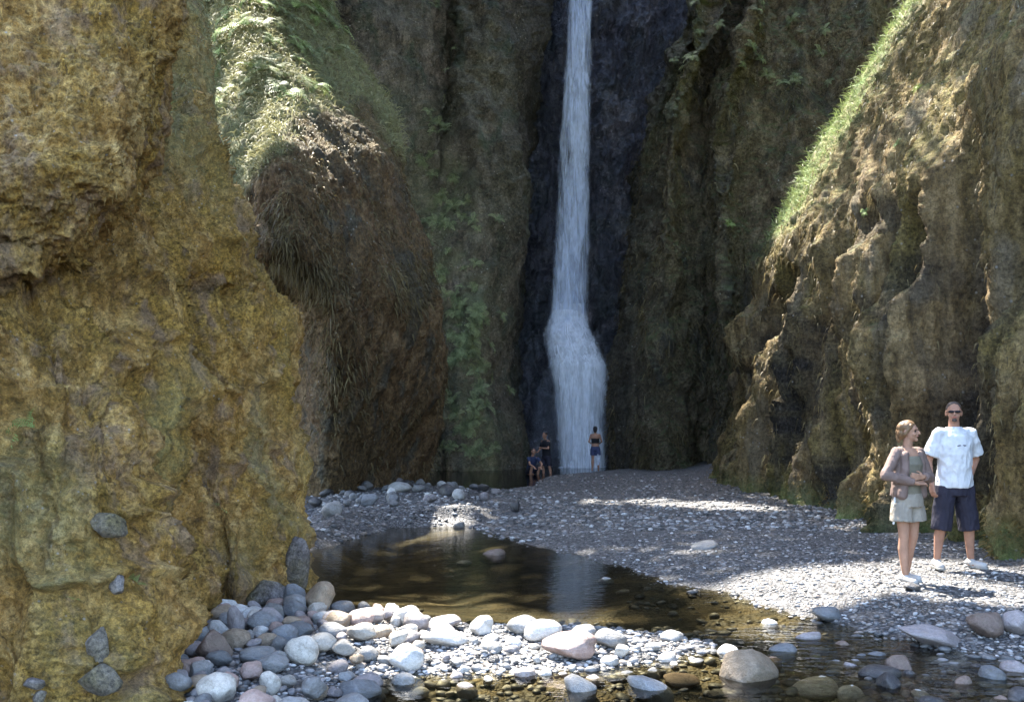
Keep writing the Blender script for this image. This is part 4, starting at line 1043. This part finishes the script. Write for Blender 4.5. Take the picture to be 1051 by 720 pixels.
bm = bmesh.new(); prim_ell(bm, th(0, .028, .04), (.082, .095, .085)); prim_ell(bm, th(0, .06, -.04), (.07, .055, .08)); remeshed('hair', bm, M['hair_dark'], fw, .008, 2)
bm = bmesh.new(); prim_loft(bm, [(v_(0, 0, 1.14), .136, .104), (v_(0, -.008, 1.24), .142, .112), (v_(0, 0, 1.335), .158, .122)])
remeshed('top', bm, M['black'], fw, .008, 2)
bm = bmesh.new(); prim_loft(bm, [(v_(0, 0, .84), .165, .13), (v_(0, 0, .95), .168, .13), (v_(0, 0, 1.01), .15, .12)])
for i in (0, 1): prim_cone(bm, (hip[i][0], 0, .82), (kn[i][0], -.01, .58), .10, .105)
remeshed('shorts', bm, M['denim'], fw, .009, 2)
bm = bmesh.new(); prim_loft(bm, [((-.10, -.0, .22), .045, .06), ((-.10, 0, .50), .07, .075), ((-.10, .02, .62), .06, .08)])
tw = remeshed('towel', bm, M['towel'], None, .008, 2, .004); tw.parent = fw; 

# --- two far people at the left of the falls, crouched on the bank
def crouched(u, vb, y, rz, shirt, skin, label, lean):
    x = (u-CX)/F*y; r = empty('person', (x, y, gz(x, y)-.02)); r.rotation_euler = (0, 0, rz); tag(r, label, 'person')
    hip = [(-.09, .12, .34), (.09, .12, .34)]; kn = [(-.16, -.26, .50), (.16, -.24, .48)]; an = [(-.15, -.12, .09), (.15, -.10, .09)]; toe = [(-.17, -.28, .045), (.18, -.26, .045)]
    sh = [(-.17, -.02+lean, .83), (.17, -.02+lean, .83)]; el = [(-.24, -.22+lean, .62), (.25, -.22+lean, .62)]; wr = [(-.12, -.38, .52), (.14, -.38, .50)]
    bm = bmesh.new(); prim_loft(bm, [((0, .12, .24), .14, .12), ((0, .12, .36), .16, .125), ((0, .08, .5), .13, .10), ((0, .03+lean, .66), .15, .11), ((0, lean, .80), .16, .10), ((0, lean-.01, .88), .08, .07)])
    prim_capsule(bm, (0, lean, .86), (0, lean-.04, .97), .05, .045)
    for i in (0, 1):
        leg(bm, hip[i], kn[i], an[i], toe[i], .95); arm(bm, sh[i], el[i], wr[i], .9); hand(bm, wr[i], (0, -.6, -.5), (0, -.5, .6), .5, 1)
    th = head(bm, (0, lean-.06, 1.06), 0, .98); remeshed('body', bm, skin, r, .008, 3)
    bm = bmesh.new(); prim_ell(bm, th(0, .028, .045), (.080, .092, .080)); remeshed('hair', bm, M['hair_dark'], r, .008, 2)
    bm = bmesh.new(); prim_loft(bm, [((0, .12, .30), .175, .14), ((0, .08, .5), .155, .125), ((0, .03+lean, .66), .17, .13), ((0, lean, .81), .18, .115), ((0, lean-.01, .88), .08, .075)])
    for i in (0, 1): prim_cone(bm, sh[i], Vector(sh[i]).lerp(Vector(el[i]), .6), .07, .065)
    remeshed('shirt', bm, shirt, r, .008, 2, .004)
    bm = bmesh.new()
    for i in (0, 1): prim_capsule(bm, hip[i], Vector(hip[i]).lerp(Vector(kn[i]), .8), .105, .08)
    remeshed('shorts', bm, M['navy'], r, .008, 2)
crouched(546, 489, 35.0, .5, M['blueshirt'], M['skin'], 'person in dark blue shirt crouching at the left of the waterfall foot', -.04)

def standing_far(u, y, rz, shirt, label):
    x = (u-CX)/F*y; r = empty('person', (x, y, gz(x, y))); r.rotation_euler = (0, 0, rz); tag(r, label, 'person')
    q = .95; w_ = lambda x, y, z: (x*q, y*q, z*q)
    hip = [w_(-.1, 0, .95), w_(.1, 0, .95)]; kn = [w_(-.13, -.08, .51), w_(.14, .02, .51)]; an = [w_(-.15, -.02, .095), w_(.16, .08, .095)]; toe = [w_(-.17, -.19, .045), w_(.19, -.08, .045)]
    sh = [w_(-.18, -.05, 1.46), w_(.18, -.05, 1.46)]; el = [w_(-.27, -.08, 1.18), w_(.28, -.16, 1.2)]; wr = [w_(-.2, -.28, 1.05), w_(.12, -.33, 1.22)]
    bm = bmesh.new(); prim_loft(bm, [(w_(0, 0, .86), .13, .10), (w_(0, 0, .97), .16, .115), (w_(0, -.02, 1.2), .15, .11), (w_(0, -.05, 1.4), .17, .11), (w_(0, -.05, 1.52), .08, .07)])
    prim_capsule(bm, w_(0, -.05, 1.5), w_(0, -.08, 1.62), .055, .05)
    for i in (0, 1):
        leg(bm, hip[i], kn[i], an[i], toe[i], .95); prim_capsule(bm, w_(0, -.05, 1.46), sh[i], .055, .052); arm(bm, sh[i], el[i], wr[i], .95); hand(bm, wr[i], (0, -.8, .2), (0, -.2, -.9), .5, 1)
    th = head(bm, w_(0, -.09, 1.70), 0, .97); remeshed('body', bm, M['skin'], r, .008, 3)
    bm = bmesh.new(); prim_ell(bm, th(0, .028, .045), (.080, .092, .080)); remeshed('hair', bm, M['hair_dark'], r, .008, 2)
    bm = bmesh.new(); prim_loft(bm, [(w_(0, 0, .92), .18, .135), (w_(0, -.02, 1.2), .17, .13), (w_(0, -.05, 1.38), .19, .13), (w_(0, -.05, 1.46), .17, .11), (w_(0, -.04, 1.53), .085, .075)])
    for i in (0, 1): prim_cone(bm, Vector(sh[i]).lerp(Vector(el[i]), .1), Vector(sh[i]).lerp(Vector(el[i]), .7), .068, .07)
    remeshed('shirt', bm, shirt, r, .008, 4, .004)
    bm = bmesh.new(); prim_loft(bm, [(w_(0, 0, .80), .175, .13), (w_(0, 0, .98), .172, .13)])
    for i in (0, 1): prim_cone(bm, (hip[i][0], 0, .86), Vector(kn[i])+Vector((0, 0, .03)), .11, .10)
    remeshed('shorts', bm, M['navy'], r, .008, 2)
standing_far(561, 35.6, -.9, M['black'], 'standing person in black shirt just left of the waterfall foot')

# seat stones, wet bushes of spray beside them
lg = None
bm = bmesh.new(); prim_capsule(bm, (-.9, 0, 0), (.0, .05, .03), .085, .07, 14); prim_capsule(bm, (.0, .05, .03), (.9, -.03, .02), .07, .045, 14); prim_capsule(bm, (.2, .05, .04), (.45, -.1, .22), .035, .018, 10)
lg = remeshed('log', bm, M['wood'], None, .02, 2, .008); p_ = P(398, 488, 29.0); lg.location = (p_[0], 27.5, gz(p_[0], 27.5)+.08)
tag(lg, 'bleached driftwood log lying behind the far cobble bank', 'log')

# ------------------------------------------------------------ unseen trees added above the rims to shade the gorge, with holes for sun
CH_ = []   # sun shafts cut through the added crowns: centre, radius
for (c, r) in [((.2, 7.5, -.1), .85), ((-.6, 7.6, -.1), .7), ((-1.0, 8.2, -.1), .35), ((1.1, 7.65, -.1), .6), ((3.75, 10.1, 0), .75), ((2.7, 10.1, 0), .55), ((4.8, 10.9, 0), .4), ((3.4, 20.2, 0), .9), ((2.1, 20.6, 0), .5), ((4.4, 19.2, 0), .5),
               ((-1.4, 10.2, -.3), .45), ((-.4, 10.0, -.3), .4), ((.5, 9.6, -.3), .35), ((-.7, 11.2, -.3), .35), ((2.1, 8.9, -.2), .35), ((4.1, 10.0, 1.4), .3), ((5.0, 10.9, .9), .25)]: CH_.append((np.array(c), r))
for (u, v, y, r) in [(945, 185, 17.5, 1.0), (975, 150, 17, .9), (215, 90, 12, .6), (235, 170, 10.5, .5), (255, 40, 24, .8), (285, 85, 22, .7), (330, 105, 22, .35), (372, 135, 23.5, .3), (300, 40, 24, .9), (345, 75, 24, .5), (262, 130, 22, .5), (860, 120, 29, 1.0), (895, 55, 30, 1.0), (820, 190, 29, .8), (765, 290, 29.4, .7), (750, 330, 29.6, .5), (745, 150, 35.5, 1.0), (742, 110, 36, .6), (1003, 320, 14, .55), (1010, 375, 13.5, .6), (950, 345, 16.5, .45), (870, 330, 20.5, .5), (800, 360, 25, .5), (900, 440, 16, .4),
                     (1000, 200, 15, .5), (705, 100, 38, .5)]:
    CH_.append((P(u, v, y), r))
def channels(p):  # drops crown leaves that would shade the chosen sun patches
    keep = np.ones(len(p), bool)
    for c, r in CH_:
        d = p-c; t = d@SUN; e = np.linalg.norm(d-t[:, None]*SUN, axis=1)
        keep &= ~((e < r*.75+.28) & (t > 0)) & ~((e < r+.45) & (t > 0) & (rng.random(len(p)) < .6))
    return keep
def shade_tree(base, crown, rad, n, seed, label):  # unseen tree added to block sun, crown shaped by the shafts
    r = np.random.default_rng(seed); t = empty('rim_tree', base); tag(t, label, 'tree', 'trees on the canyon rim above the view')
    base = np.array(base, float); crown = np.array(crown, float)
    bm = bmesh.new(); prev = base; K = 6
    for k in range(K):
        q = (k+1)/K; nx = base*(1-q)+crown*q+np.array([0, 0, 1.8*math.sin(q*math.pi)]); prim_capsule(bm, prev-base, nx-base, .42*(1-k/K*.7), .42*(1-(k+1)/K*.7)); prev = nx
    for k in range(9):
        d = r.normal(size=3); d[2] = abs(d[2])*.5; d /= np.linalg.norm(d); s0 = crown-base-np.array([0, 0, r.uniform(0, 2)]); prim_capsule(bm, s0, s0+d*rad*.8, .13, .03, 8)
    me = bpy.data.meshes.new('trunk'); bm.to_mesh(me); bm.free(); vcol(me, np.zeros(len(me.vertices))); tk = link('trunk', me, M['bark'], t)
    d = r.normal(size=(n, 3)); d /= np.linalg.norm(d, axis=1)[:, None]; p = crown+d*(r.random(n)**.4)[:, None]*np.array([rad, rad, rad*.45])
    p = p[(perlin(p*.35+seed) > -.42)]
    p = p[channels(p)]
    u, v = uv_of(p); p = p[~((u > -60) & (u < 1110) & (v > -45) & (p[:, 1] < 46))]
    n = len(p); a = r.normal(size=(n, 3)); a /= np.linalg.norm(a, axis=1)[:, None]; a[:, 2] *= .5; b = np.cross(a, r.normal(size=(n, 3))); b /= np.linalg.norm(b, axis=1)[:, None]
    s = r.uniform(.16, .34, n)[:, None]
    V = np.stack([p-a*s, p+b*s*.55, p+a*s, p-b*s*.55], 1).reshape(-1, 3)-base
    me = mesh_np('crown', V, np.arange(n*4).reshape(n, 4), False); vcol(me, np.repeat(r.random(n), 4)); link('crown', me, M['canopy'], t)
trees = [((-13, 16, 14), (-8, 17, 24), 7), ((-14, 25, 16), (-7, 26, 27), 7.5), ((-17, 31, 18), (-12, 31, 27), 7.5), ((-15, 34, 22), (-6, 35, 29), 5.5), ((16, 15, 18), (9, 17, 24), 7), ((17, 24, 20), (8, 25, 27), 7.5),
         ((-12, 20, 15), (-1, 20, 25), 7), ((16, 28, 20), (1, 29, 29), 7.5), ((15, 12, 14), (3, 13, 22), 6.5)]
names_ = ['leaning broadleaf tree above the near left rim', 'broad crowned tree on the left rim over the grassy brow', 'tree set back on the left rim behind the grassy brow', 'tall tree on the left rim over the far left cliff', 'broadleaf tree above the near right cliff', 'wide tree on the right rim over the grass strip',
          'long limbed tree leaning from the left over the pool', 'long limbed tree leaning from the right over the gravel', 'tree leaning from the right rim over the couple']
for i, ((b, c, r), lb) in enumerate(zip(trees, names_)): shade_tree(b, c, r, 7000, i, lb)

# ------------------------------------------------------------ light, world, camera
w = bpy.data.worlds.new('World'); S.world = w; w.use_nodes = True; nt = w.node_tree
bg = nt.nodes['Background']; sky = nt.nodes.new('ShaderNodeTexSky'); sky.sky_type = 'NISHITA'; sky.sun_disc = False
elev = math.asin(SUN[2]); sky.sun_elevation = elev; sky.sun_rotation = math.atan2(SUN[0], SUN[1]); sky.air_density = 1.; sky.dust_density = 1.5; sky.ozone_density = 1.
nt.links.new(sky.outputs[0], bg.inputs['Color']); bg.inputs['Strength'].default_value = .15
sl = bpy.data.lights.new('sun', 'SUN'); sl.energy = 3.6; sl.angle = R(.5); sl.color = (1, .95, .86)
so = bpy.data.objects.new('sun', sl); COL.objects.link(so); so.rotation_euler = Vector([float(x) for x in SUN]).to_track_quat('Z', 'Y').to_euler(); so.location = (0, 0, 60)
cam = bpy.data.cameras.new('camera'); co = bpy.data.objects.new('camera', cam); COL.objects.link(co)
co.location = (0, 0, CH); co.rotation_euler = (R(90), 0, 0); cam.sensor_width = 36; cam.lens = 36*F/1051.; cam.shift_y = (HV-360)/1051.; cam.clip_end = 2000; cam.clip_start = .05
S.camera = co
S.view_settings.view_transform = 'Standard'; S.view_settings.look = 'None'; S.view_settings.gamma = 1; S.view_settings.exposure = 3.22; S.view_settings.use_curve_mapping = False
S.cycles.use_denoising = True; S.cycles.max_bounces = 8; S.cycles.transparent_max_bounces = 16; S.cycles.diffuse_bounces = 4; S.cycles.sample_clamp_indirect = 6
print('cobbles', cnt[0])
